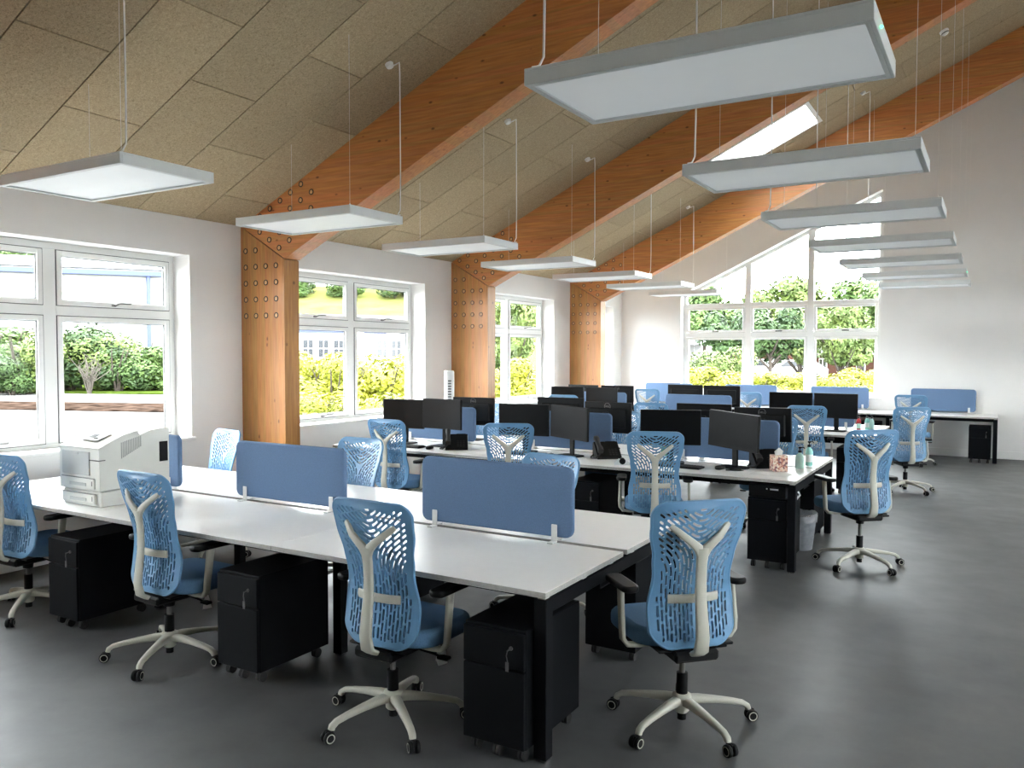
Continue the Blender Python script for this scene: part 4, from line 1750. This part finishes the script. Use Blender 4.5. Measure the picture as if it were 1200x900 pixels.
# pump bottles
def pump_bottle(x, y, label, mt, h=0.13, r=0.034, sq=False):
    R = thing('pump_bottle', label, 'bottle', (x, y, DZ + 0.001), 0.4, 'sanitiser bottles')
    m = MB()
    m.lathe([(r * 0.9, 0), (r, 0.006), (r, h * 0.72), (r * 0.8, h * 0.87), (0.014, h * 0.95), (0.013, h)], 16)
    m.build('bottle_body', MT[mt], R)
    m = MB()
    m.cyl((0, 0, h), (0, 0, h + 0.018), 0.015, n=12)
    m.cyl((0, 0, h + 0.018), (0, 0, h + 0.04), 0.005, n=8)
    m.cbox((-0.012, -0.009, h + 0.036), (0.012, 0.009, h + 0.05), 0.003)
    m.tube([(0, 0, h + 0.045), (0.03, 0, h + 0.046), (0.04, 0, h + 0.036)], 0.0045, 6)
    m.build('pump', MT['plastic'], R)
    m = MB()
    m.cyl((0, 0, h * 0.2), (0, 0, h * 0.6), r + 0.0006, n=16, cap=False)
    m.build('bottle_label', MT['paper' if mt == 'teal' else 'soap'], R)


pump_bottle(5.165, 7.28, 'clear pale green sanitiser pump bottle beside the tissue box', 'soap', 0.135, 0.038)
pump_bottle(5.20, 7.50, 'taller mint sanitiser pump bottle at the far corner desk', 'teal', 0.165, 0.032)
pump_bottle(5.11, 11.2, 'dark topped bottle at the aisle end of the third bench', 'red', 0.16, 0.03)
pump_bottle(5.18, 11.45, 'pale mint pump bottle at the aisle end of the third bench', 'teal', 0.15, 0.032)
pump_bottle(5.24, 11.4, 'second pale pump bottle at the aisle end of the third bench', 'soap', 0.15, 0.03)

# items between the middle desks
R = thing('drinks_bottle', 'black drinks bottle beside the window end monitors', 'bottle', (0.90, 6.86, DZ + 0.001), 0)
m = MB()
m.lathe([(0.032, 0), (0.035, 0.004), (0.035, 0.17), (0.03, 0.185)], 16)
m.build('bottle_body', MT['plastic'], R)
m = MB()
m.lathe([(0.027, 0.185), (0.027, 0.215), (0.02, 0.222)], 14)
m.build('bottle_cap', MT['gasket'], R)
R = thing('headset', 'white headset leaning by the black drinks bottle', 'headset', (1.01, 6.90, DZ + 0.001), 0.3)
m = MB()
m.tube([(-0.05 + 0.05 * (1 - math.cos(t)), 0, 0.06 + 0.09 * math.sin(t)) for t in [PI * i / 10 for i in range(11)]], 0.006, 6)
m.build('headband', MT['frame'], R)
for s_ in (-1, 1):
    m = MB()
    m.cyl((0.05 * s_ - 0.008, 0, 0.035), (0.05 * s_ + 0.008, 0, 0.035), 0.034, n=14)
    m.build('ear_cup', MT['frame'], R)
R = thing('desk_trinket', 'small red and green tub of pens beside the middle telephone', 'pen pot', (3.86, 7.5, DZ + 0.001), 0)
m = MB()
m.lathe([(0.03, 0), (0.032, 0.09), (0.029, 0.09), (0.027, 0.006)], 14)
m.build('pot', MT['green'], R)
for i in range(4):
    m = MB()
    a = i * 1.6
    m.cyl((0.008 * math.cos(a), 0.008 * math.sin(a), 0.01), (0.024 * math.cos(a), 0.024 * math.sin(a), 0.15), 0.0045, n=7)
    m.build('pen', MT['red'] if i % 2 else MT['plastic'], R)
R = thing('spectacle_case', 'silver adhesive tape dispenser on the middle desk edge', 'tape dispenser', (3.78, 6.66, DZ + 0.001), 0.5)
m = MB()
m.prism([(-0.07, 0), (0.07, 0), (0.07, 0.02), (0.03, 0.05), (-0.03, 0.055), (-0.07, 0.025)], lambda p, k: (p[0], 0.022 if k == 0 else -0.022, p[1]))
m.build('dispenser_body', MT['lamp'], R)
m = MB()
m.cyl((0, -0.024, 0.036), (0, 0.024, 0.036), 0.028, n=16)
m.build('tape_roll', MT['plastic'], R)
R.name = 'tape_dispenser'

# small computer on the pedestal
R = thing('mini_computer', 'small black computer on the pedestal below the tissue box', 'computer', (5.05, 6.62, 0.568), 0)
m = MB()
m.cbox((-0.15, 0, 0), (0.14, 0.30, 0.10), 0.004)
m.build('case', MT['plastic'], R)
m = MB()
m.cbox((0.02, -0.002, 0.06), (0.085, 0.0, 0.072), 0.0005)
m.cyl((-0.005, 0, 0.068), (-0.005, -0.003, 0.068), 0.006, n=10)
m.build('badge', MT['paper'], R)

# waste bin
R = thing('waste_bin', 'translucent grey waste bin with liner under the bench end', 'waste bin', (5.14, 7.44, 0), 0)
m = MB()
m.lathe([(0.105, 0.0), (0.11, 0.004), (0.142, 0.30), (0.146, 0.31), (0.140, 0.31), (0.136, 0.30), (0.106, 0.01), (0.01, 0.008)], 22)
m.build('bin_body', MT['clearbin'], R)
m = MB()
m.tube([(0.146 * math.cos(t), 0.146 * math.sin(t), 0.312) for t in [2 * PI * i / 24 for i in range(25)]], 0.006, 6)
m.build('rim', MT['steel'], R)
random.seed(4)
m = MB()
N = 20
V, Fc = [], []
for k, (r_, z) in enumerate([(0.148, 0.25), (0.151, 0.316), (0.138, 0.322), (0.13, 0.24), (0.12, 0.12)]):
    for i in range(N):
        t = 2 * PI * i / N
        q = r_ + random.uniform(-0.004, 0.004)
        V.append((q * math.cos(t), q * math.sin(t), z + random.uniform(-0.012, 0.012)))
for k in range(4):
    for i in range(N):
        Fc.append([k * N + i, k * N + (i + 1) % N, (k + 1) * N + (i + 1) % N, (k + 1) * N + i])
m.add(V, Fc, 0, True)
m.build('bin_liner', MT['liner'], R)

# tower fan on the window end of the tissue box bench
R = thing('tower_fan', 'white tower fan with dark grille standing by the second timber column', 'fan', (0.92, 8.08, DZ + 0.001), math.radians(40))
m = MB()
m.lathe([(0.10, 0.0), (0.105, 0.006), (0.10, 0.022), (0.05, 0.035)], 20)
m.build('fan_base', MT['frame'], R)
m = MB()
m.slab(0.12, 0.11, 0.045, 0.74, 0.02, lambda a, b, c: (a, b, 0.405 + c))
m.build('fan_body', MT['frame'], R)
for i in range(16):
    m = MB()
    m.cbox((-0.02, -0.058, 0.16 + i * 0.032), (0.02, -0.054, 0.178 + i * 0.032), 0.001)
    m.build('grille_slot', MT['gasket'], R)

# ---------------------------------------------------------------- printer
R = thing('laser_printer', 'large off-white office laser printer with an extra paper tray', 'printer', (1.312, 3.075, DZ + 0.001), 0)
PWd = 0.43
m = MB()
m.cbox((0.012, 0.012, 0.0), (PWd - 0.004, 0.50, 0.098), 0.006)
m.build('lower_tray_unit', MT['printer'], R)
m = MB()
m.prism([(0.0, 0.105), (0.505, 0.105), (0.505, 0.475), (0.47, 0.478), (0.36, 0.468), (0.285, 0.442), (0.27, 0.466), (0.25, 0.470), (0.17, 0.452), (0.09, 0.42), (0.02, 0.388), (-0.005, 0.378), (0.0, 0.37)], lambda p, k: (0.0 if k == 0 else PWd, p[0], p[1]))
body = m.build('printer_body', MT['printer'], R)
m = MB()
m.cbox((0.03, -0.006, 0.20), (PWd - 0.10, 0.004, 0.352), 0.004)
dr = m.build('front_flap', MT['printer2'], R)
m = MB()
m.cbox((0.16, -0.011, 0.33), (0.22, -0.005, 0.348), 0.003)
m.build('flap_latch', MT['printer2'], dr)
for z0, z1, nm in ((0.115, 0.185, 'upper'), (0.018, 0.085, 'lower')):
    m = MB()
    m.cbox((0.03, -0.008, z0), (PWd - 0.045, 0.010, z1), 0.005)
    t_ = m.build('paper_tray', MT['printer'], R)
    m = MB()
    m.cbox((0.12, -0.012, z0 + 0.015), (0.30, -0.0075, z0 + 0.036), 0.003)
    m.build('tray_handle', MT['printer2'], t_)
    m = MB()
    m.cbox((0.03, -0.0095, z1 - 0.004), (PWd - 0.05, -0.006, z1), 0.0006)
    m.cbox((PWd - 0.075, -0.0095, z0 + 0.02), (PWd - 0.067, -0.0078, z0 + 0.05), 0.0006)
    m.build('tray_shadow_gap', MT['gasket'], t_)
m = MB()
for i in range(12):
    y0 = 0.15 + i * 0.0125
    m.cbox((PWd + 0.0005, y0, 0.30 + i * 0.006), (PWd + 0.0035, y0 + 0.007, 0.405 + i * 0.003), 0.0006)
m.build('side_vent', MT['printer2'], R)
m = MB()
m.cbox((PWd - 0.002, 0.43, 0.25), (PWd + 0.002, 0.495, 0.385), 0.001)
m.build('connector_recess', MT['plastic'], R)
m = MB()
m.cbox((PWd - 0.10, -0.0075, 0.298), (PWd + 0.002, -0.004, 0.304), 0.0005)
m.cbox((PWd + 0.0004, -0.004, 0.298), (PWd + 0.0024, 0.04, 0.304), 0.0005)
m.build('seam', MT['gasket'], R)
Tt = math.atan2(0.082, 0.23)
m = MB()
T = Matrix.Translation((0.23, 0.11, 0.431)) @ Matrix.Rotation(Tt, 4, 'X')
m.cbox((-0.09, -0.05, 0), (0.09, 0.05, 0.006), 0.002, T=T)
m.build('control_panel', MT['printer2'], R)
m = MB()
m.cbox((-0.055, -0.015, 0.006), (0.0, 0.03, 0.008), 0.0005, T=T)
m.cbox((0.02, -0.03, 0.006), (0.032, -0.018, 0.01), 0.001, T=T)
m.cbox((0.04, -0.03, 0.006), (0.052, -0.018, 0.01), 0.001, T=T)
m.build('display', MT['plastic'], R)
m = MB()
T = Matrix.Translation((0.215, 0.33, 0.456)) @ Matrix.Rotation(0.35, 4, 'X')
m.cbox((-0.13, -0.035, 0), (0.13, 0.03, 0.004), 0.001, T=T)
m.build('output_slot', MT['printer2'], R)

# white cable tangle and wall sockets at the bench end
m = MB()
m.cbox((0.0, 5.30, 0.30), (0.012, 5.45, 0.385), 0.003)
tag(m.build('wall_socket', MT['frame']), 'white double wall socket beside the first timber column', 'socket')
m = MB()
m.tube([(5.24, 6.72, 0.64), (5.26, 6.70, 0.58), (5.235, 6.76, 0.53), (5.265, 6.80, 0.58), (5.25, 6.78, 0.61)], 0.008, 7)
tag(m.build('cable_coil', MT['frame']), 'coil of white cable hanging at the tissue box bench corner', 'cable')

# ---------------------------------------------------------------- outside
GZ = -0.15


def ground(name, mt, pts, z0, z1):
    mb = MB()
    mb.prism(pts, lambda p, k: (p[0], p[1], z0 if k == 0 else z1))
    return struct(mb.build(name, MT[mt]))


ground('ground', 'concrete', [(-160, -80), (120, -80), (120, 160), (-160, 160)], GZ - 0.3, GZ)
# brown planting strip and the grass verge in front of the hedge, seen through the printer window
pa, pb = at_depth(-60, 26.5, 0), at_depth(215, 25, 0)
dv = (pb - pa).normalized()
nv = Vector((-dv.y, dv.x, 0))
if nv.dot(pa - CAM) < 0:
    nv = -nv
ground('soil_strip', 'soil', [tuple((pa - dv * 12)[:2]), tuple((pb + dv * 3)[:2]), tuple((pb + dv * 3 + nv * 3.4)[:2]), tuple((pa - dv * 12 + nv * 3.4)[:2])], GZ, GZ + 0.05)
ground('grass_verge', 'grass', [tuple((pa - dv * 12 + nv * 9.5)[:2]), tuple((pb + dv * 8 + nv * 9.5)[:2]), tuple((pb + dv * 8 + nv * 19)[:2]), tuple((pa - dv * 12 + nv * 19)[:2])], GZ, GZ + 0.08)


def leaves(mb, rnd, centre, rad, n_, size, mi=0):
    for _ in range(n_):
        while True:
            d = Vector((rnd.uniform(-1, 1), rnd.uniform(-1, 1), rnd.uniform(-1, 1)))
            if 0.05 < d.length <= 1:
                break
        d = d.normalized() * d.length ** 0.4
        p = Vector((centre[0] + d.x * rad[0], centre[1] + d.y * rad[1], centre[2] + d.z * rad[2]))
        nrm = (d + Vector((rnd.uniform(-.7, .7), rnd.uniform(-.7, .7), rnd.uniform(-.2, .9)))).normalized()
        a = nrm.orthogonal().normalized()
        a = Matrix.Rotation(rnd.uniform(0, 2 * PI), 3, nrm) @ a
        b = nrm.cross(a)
        s_ = size * rnd.uniform(0.6, 1.3)
        mb.add([p - a * s_, p + b * s_ * 0.45 + nrm * s_ * 0.1, p + a * s_, p - b * s_ * 0.45 + nrm * s_ * 0.1], [(0, 1, 2, 3)], mi)


def bush_meshes(seed, kind, n_=5400, size=0.058):
    """unit bush, about 1 wide and 1 tall"""
    rnd = random.Random(seed)
    mb = MB()
    for k in range(9):
        a = rnd.uniform(0, 2 * PI)
        r_ = rnd.uniform(0.0, 0.32)
        rr = rnd.uniform(0.17, 0.28)
        z = rnd.uniform(0.15, 0.78) * (1 - r_ * 0.5)
        leaves(mb, rnd, (r_ * math.cos(a), r_ * math.sin(a), z), (rr, rr, rr * 0.9), n_ // 9, size * 0.5)
    fol = mb.mesh('foliage', MT[kind])
    mb = MB()
    for k in range(6):
        a = rnd.uniform(0, 2 * PI)
        mb.tube([(0.03 * math.cos(a), 0.03 * math.sin(a), 0), (0.12 * math.cos(a), 0.12 * math.sin(a), 0.35), (0.25 * math.cos(a + .3), 0.25 * math.sin(a + .3), 0.75)], [0.018, 0.012, 0.005], 5)
    return fol, mb.mesh('stems', MT['bark'])


def tree_meshes(seed, kind, trunk_h=0.35, n_=6400, size=0.028):
    rnd = random.Random(seed)
    mb = MB()
    for k in range(16):
        a = rnd.uniform(0, 2 * PI)
        r_ = rnd.uniform(0.05, 0.30)
        rr = rnd.uniform(0.11, 0.19)
        z = trunk_h + 0.1 + rnd.uniform(0.0, 1.0) * (0.8 - trunk_h)
        r_ *= 1 - 0.6 * abs((z - 0.62) / 0.5)
        leaves(mb, rnd, (r_ * math.cos(a), r_ * math.sin(a), z), (rr, rr, rr * 0.8), n_ // 16, size)
    fol = mb.mesh('foliage', MT[kind])
    mb = MB()
    mb.tube([(0, 0, 0), (0.01, 0.005, trunk_h * 0.5), (-0.005, 0.01, trunk_h), (0.0, 0, 0.8)], [0.028, 0.022, 0.018, 0.006], 8)
    for k in range(7):
        a = rnd.uniform(0, 2 * PI)
        z = trunk_h * rnd.uniform(0.6, 1.3)
        mb.tube([(0, 0, z), (0.12 * math.cos(a), 0.12 * math.sin(a), z + 0.12), (0.26 * math.cos(a), 0.26 * math.sin(a), z + 0.28)], [0.014, 0.01, 0.004], 6)
    return fol, mb.mesh('trunk', MT['bark'])


BUSH = {k: [bush_meshes(i * 7 + j, k) for j in range(2)] for i, k in enumerate(('leaf_dark', 'leaf_mid', 'leaf_light', 'leaf_yellow'))}
TREE = {k: [tree_meshes(50 + i * 7 + j, k) for j in range(2)] for i, k in enumerate(('leaf_dark', 'leaf_mid', 'leaf_light'))}
rnd = random.Random(11)


def plant(table, kind, name, u, depth, wd, h, label, cat, grp, z=GZ):
    fol, st = table[kind][rnd.randrange(2)]
    p = at_depth(u, depth, z)
    R = thing(name, label, cat, p, rnd.uniform(0, 6.28), grp)
    R.scale = (wd, wd, h)
    link('foliage', fol, R)
    link('trunk' if table is TREE else 'stems', st, R)
    return R


# hedge shrubs beyond the printer window
HL = {'leaf_dark': 'dark green hedge shrub beyond the printer window', 'leaf_mid': 'green hedge shrub beyond the printer window', 'leaf_light': 'pale green hedge shrub beyond the printer window'}
for u, d, wd, h, k in [(-30, 36, 5, 3.5, 'leaf_mid'), (5, 37, 5, 3.7, 'leaf_mid'), (30, 36, 4.5, 3.4, 'leaf_light'), (52, 38, 4.5, 3.4, 'leaf_mid'), (82, 38.5, 4.4, 3.5, 'leaf_dark'), (98, 40, 4.5, 3.6, 'leaf_mid'), (122, 38.5, 4.4, 2.9, 'leaf_light'), (138, 37.5, 3.6, 2.7, 'leaf_dark'), (160, 39, 4.2, 3.2, 'leaf_light'), (182, 38.5, 3.8, 2.6, 'leaf_mid'), (205, 39, 4.0, 2.6, 'leaf_mid'), (14, 35, 2.6, 1.9, 'leaf_dark')]:
    plant(BUSH, k, 'hedge_shrub', u, d, wd, h, HL[k], 'shrub', 'hedge shrubs')
# bare pale shrub
p = at_depth(104, 36.2, GZ)
mb = MB()
r2 = random.Random(3)
for k in range(26):
    a, t = r2.uniform(0, 2 * PI), r2.uniform(0.2, 0.75)
    x, y = math.cos(a), math.sin(a)
    hh = r2.uniform(1.1, 1.9)
    mb.tube([(0.05 * x, 0.05 * y, 0), (0.35 * t * x, 0.35 * t * y, hh * 0.4), (0.8 * t * x + r2.uniform(-.35, .35), 0.8 * t * y + r2.uniform(-.3, .3), hh * 0.7), (1.4 * t * x + r2.uniform(-.5, .5), 1.4 * t * y + r2.uniform(-.5, .5), hh)], [0.035, 0.028, 0.018, 0.006], 5)
tag(mb.build('bare_shrub', MT['twig'], None, p), 'pale leafless shrub in the hedge beyond the printer window', 'shrub')

# white building with blue gutter beyond the hedge
A, B = at_depth(-120, 45.0), at_depth(190, 50.0)
ax = (B - A).normalized()
rz = math.atan2(ax.y, ax.x)
Lb = (B - A).length
R = thing('white_building', 'long white building with a blue gutter behind the hedge', 'building', (A.x, A.y, GZ), rz)
m = MB()
sgn = 1 if Vector((-ax.y, ax.x, 0)).dot(A - CAM) > 0 else -1
HG = 6.85
m.box((-20, min(0, 8 * sgn), 0), (Lb, max(0, 8 * sgn), HG))
m.build('wall', MT['render'], R)
m = MB()
m.prism([(-0.4 * sgn, HG), (4 * sgn, HG + 1.0), (8.4 * sgn, HG)], lambda q, k: (-20.3 if k == 0 else Lb + 0.4, q[0], q[1]))
m.build('roof', MT['roofw'], R)
m = MB()
a, b = sorted((-0.5 * sgn, -0.25 * sgn))
m.cbox((-20, a, HG - 0.42), (Lb + 0.3, b, HG - 0.12), 0.02)
g_ = m.build('gutter', MT['bluelabel'], R)
m = MB()
m.cyl((Lb - 0.7, -0.3 * sgn, 0), (Lb - 0.7, -0.3 * sgn, HG - 0.4), 0.13, n=10)
m.build('downpipe', MT['bluelabel'], g_)
m = MB()
m.cbox((Lb - 9, min(-0.04 * sgn, -0.1 * sgn), 5.35), (Lb - 2.6, max(-0.04 * sgn, -0.1 * sgn), 5.45), 0.01)
m.build('ledge', MT['gasket'], R)
for i in range(3):
    m = MB()
    x0 = Lb - 14 + i * 3.8
    a, b = sorted((-0.04 * sgn, -0.08 * sgn))
    m.cbox((x0, a, 1.2), (x0 + 1.6, b, 2.6), 0.01)
    m.build('window', MT['cardark'], R)

# second white building and bank beyond the middle window
A, B = at_depth(330, 58), at_depth(500, 64)
ax = (B - A).normalized()
rz = math.atan2(ax.y, ax.x)
Lb = (B - A).length
sgn = 1 if Vector((-ax.y, ax.x, 0)).dot(A - CAM) > 0 else -1
R = thing('white_office_block', 'low white block with small windows and blue panels beyond the middle side window', 'building', (A.x, A.y, GZ), rz)
m = MB()
m.box((-6, min(0, 7 * sgn), 0), (Lb + 2, max(0, 7 * sgn), 4.2))
m.build('wall', MT['render'], R)
m = MB()
m.prism([(-0.4 * sgn, 4.2), (-0.4 * sgn, 4.35), (7.4 * sgn, 5.0), (7.4 * sgn, 4.2)], lambda q, k: (-6.3 if k == 0 else Lb + 2.3, q[0], q[1]))
m.build('roof', MT['roofw'], R)
for i in (1, 2, 3, 6, 7):
    m = MB()
    x0 = 0.4 + i * 1.15
    a, b = sorted((-0.03 * sgn, -0.08 * sgn))
    m.cbox((x0, a, 1.55), (x0 + 0.7, b, 2.75), 0.01)
    w_ = m.build('window', MT['cardark'], R)
    m = MB()
    a, b = sorted((-0.085 * sgn, -0.1 * sgn))
    m.cbox((x0 + 0.33, a, 1.55), (x0 + 0.37, b, 2.75), 0.004)
    m.cbox((x0, a, 2.13), (x0 + 0.7, b, 2.17), 0.004)
    m.build('glazing_bar', MT['frame'], w_)
for x0, x1 in ((0.5, 5.2), (6.2, 8.0), (9.2, 10.2)):
    m = MB()
    a, b = sorted((-0.03 * sgn, -0.07 * sgn))
    m.cbox((x0, a, 3.3), (x1, b, 4.0), 0.01)
    m.build('blue_panel', MT['bluelabel'], R)
# sloping bank
a0, a1 = at_depth(-90, 78), at_depth(760, 74)
b0, b1 = at_depth(-90, 122), at_depth(760, 110)
mb = MB()
mb.add([(a0.x, a0.y, GZ), (a1.x, a1.y, GZ), (b1.x, b1.y, 8.5), (b0.x, b0.y, 14.5), (b0.x, b0.y, GZ), (b1.x, b1.y, GZ)], [(0, 1, 2, 3), (3, 2, 5, 4), (0, 3, 4), (1, 5, 2), (0, 4, 5, 1)])
struct(mb.build('grass_bank', MT['bank']))
for i in range(15):
    u = -40 + i * 56
    d = 110
    if u < 280:
        zt, nm = 10.2, 'above the white building with the blue gutter'
    elif u < 560:
        zt, nm = 6.6, 'above the low white block'
    else:
        zt, nm = 3.2, 'beyond the window beside the second column'
    plant(TREE, 'leaf_mid' if i % 3 else 'leaf_dark', 'distant_tree', u, d, 8.6, 6.8, 'green tree along the bank %s' % nm, 'tree', 'trees along the bank', z=zt)

# yellow-green shrubs close outside the side windows
YL = 'yellow-green flowering shrub growing outside the middle side window'
for u, d, wd, h in [(345, 17.0, 2.4, 2.1), (372, 17.6, 2.4, 1.9), (398, 16.6, 2.2, 2.05), (425, 17.8, 2.5, 2.2), (452, 17.0, 2.4, 2.1), (478, 17.6, 2.4, 2.0), (362, 15.4, 1.9, 1.35), (412, 15.6, 1.9, 1.2), (445, 15.6, 1.9, 1.3)]:
    plant(BUSH, 'leaf_yellow', 'flowering_shrub', u, d, wd, h, YL, 'shrub', 'shrubs outside the middle side window')
YL3 = 'yellow-green shrub outside the side window beside the second timber column'
for u, d, wd, h in [(585, 22, 2.2, 1.7), (603, 22, 2.4, 1.9), (622, 23, 2.4, 1.5)]:
    plant(BUSH, 'leaf_yellow', 'flowering_shrub', u, d, wd, h, YL3, 'shrub', 'shrubs beside the second column')
plant(TREE, 'leaf_light', 'garden_tree', 607, 34, 3.4, 4.6, 'light green tree outside the window beside the second timber column', 'tree', None)
plant(TREE, 'leaf_mid', 'garden_tree', 588, 38, 4.0, 3.4, 'small green tree behind the light tree beside the second timber column', 'tree', None)

# beyond the gable window
for u, d, wd, h in [(806, 25, 2.2, 1.75), (826, 25.5, 2.4, 1.6), (848, 25, 2.3, 1.55), (868, 25.5, 2.4, 1.5), (890, 25, 2.3, 1.45), (910, 25.5, 2.3, 1.4), (932, 25, 2.3, 1.4), (955, 25.5, 2.3, 1.45), (978, 25, 2.3, 1.5), (1000, 25.5, 2.3, 1.55), (1022, 25, 2.3, 1.5)]:
    plant(BUSH, 'leaf_yellow', 'flowering_shrub', u, d, wd, h, 'low yellow-green shrub in the bed outside the gable window', 'shrub', 'shrubs outside the gable window')
for u, d, wd, h in [(822, 30, 2.6, 2.4), (848, 30.5, 2.8, 2.45)]:
    plant(BUSH, 'leaf_light', 'rounded_shrub', u, d, wd, h, 'rounded light green shrub outside the lower left gable pane', 'shrub', 'rounded shrubs')
for u, d, wd, h, k, lb in [
    (902, 33, 3.7, 3.95, 'leaf_dark', 'dark green tree in the middle of the gable window'),
    (938, 36, 3.4, 4.0, 'leaf_light', 'light green tree just beside the dark tree outside the gable window'),
    (985, 33, 3.6, 4.0, 'leaf_light', 'light green tree with bare forked trunk outside the gable window'),
    (920, 58, 9.0, 7.4, 'leaf_light', 'tall pale tree rising behind the dark tree outside the gable window'),
    (1008, 52, 7.0, 6.6, 'leaf_mid', 'tall green tree behind the forked trunk tree outside the gable window'),
    (1030, 44, 5.0, 5.4, 'leaf_mid', 'green tree at the edge of the gable window'),
    (826, 57, 7.0, 6.8, 'leaf_mid', 'green tree behind the white gable roof'),
    (858, 42, 4.4, 4.2, 'leaf_dark', 'dark tree between the white gable roof and the parked cars'),
    (968, 74, 7.0, 6.6, 'leaf_mid', 'distant green tree above the brick building')]:
    plant(TREE, k, 'garden_tree', u, d, wd, h, lb, 'tree', None)


# brick building with white roof beyond the gable window
def block(name, label, u0, d0, u1, d1, hw, hr, wallm, nwin, zwin, depth=6):
    A, B = at_depth(u0, d0), at_depth(u1, d1)
    ax = (B - A).normalized()
    L = (B - A).length
    sg = 1 if Vector((-ax.y, ax.x, 0)).dot(A - CAM) > 0 else -1
    R = thing(name, label, 'building', (A.x, A.y, GZ), math.atan2(ax.y, ax.x))
    m = MB()
    m.box((0, min(0, depth * sg), 0), (L, max(0, depth * sg), hw))
    m.build('wall', MT[wallm], R)
    m = MB()
    m.prism([(-0.5 * sg, hw), (depth / 2 * sg, hr), ((depth + 0.5) * sg, hw)], lambda q, k: (-0.3 if k == 0 else L + 0.3, q[0], q[1]))
    m.build('roof', MT['roofw'], R)
    for i in range(nwin):
        x0 = L * (i + 0.3) / nwin
        a, b = sorted((-0.03 * sg, -0.09 * sg))
        m = MB()
        m.cbox((x0, a, zwin), (x0 + 0.9, b, zwin + 0.95), 0.02)
        w_ = m.build('window', MT['frame'], R)
        for q in (0, 1):
            m = MB()
            a, b = sorted((-0.092 * sg, -0.1 * sg))
            m.box((x0 + 0.06 + q * 0.43, a, zwin + 0.06), (x0 + 0.42 + q * 0.43, b, zwin + 0.89))
            m.build('pane', MT['cardark'], w_)
    return R


block('brick_building', 'low brick building with pale roof and white windows beyond the gable window', 955, 60, 1075, 50, 1.75, 3.6, 'brick', 5, 0.55)
block('brick_outbuilding', 'red brick outbuilding behind the parked cars', 872, 78, 952, 80, 2.4, 3.2, 'brick', 3, 1.0)
block('white_outbuilding', 'white outbuilding with a sloping roof at the window side of the gable window', 770, 40, 822, 44, 2.3, 4.3, 'render', 1, 0.9, 7)

# parked cars
m = MB()
m.prism([(-2.1, 0.25), (2.1, 0.25), (2.15, 0.6), (2.0, 0.85), (1.1, 0.95), (0.5, 1.4), (-1.2, 1.45), (-1.9, 0.98), (-2.15, 0.85)], lambda p, k: (p[0], -0.85 if k == 0 else 0.85, p[1]))
car_b = m.mesh('car_body', MT['carwhite'])
m = MB()
m.prism([(0.95, 0.97), (0.45, 1.34), (-1.1, 1.38), (-1.6, 0.99)], lambda p, k: (p[0], -0.862 if k == 0 else 0.862, p[1]))
m.prism([(1.08, 0.96), (0.52, 1.385), (0.54, 1.40), (1.12, 0.975)], lambda p, k: (p[0], -0.75 if k == 0 else 0.75, p[1]))
car_g = m.mesh('car_windows', MT['cardark'])
m = MB()
m.cyl((0, -0.1, 0), (0, 0.1, 0), 0.32, n=16)
car_w = m.mesh('wheel', MT['rubber'])
for u, d, a, lb in ((902, 63, 215, 'white car parked behind the dark tree outside the gable window'), (928, 54, 200, 'second white car parked nearer the gable window'), (880, 58, 170, 'white car parked farthest away by the brick outbuilding')):
    p = at_depth(u, d, GZ)
    R = thing('parked_car', lb, 'car', p, math.radians(a), 'parked cars')
    link('body', car_b, R)
    link('windows', car_g, R)
    for sx in (-1.3, 1.3):
        for sy in (-0.78, 0.78):
            link('wheel', car_w, R, (sx, sy, 0.32))
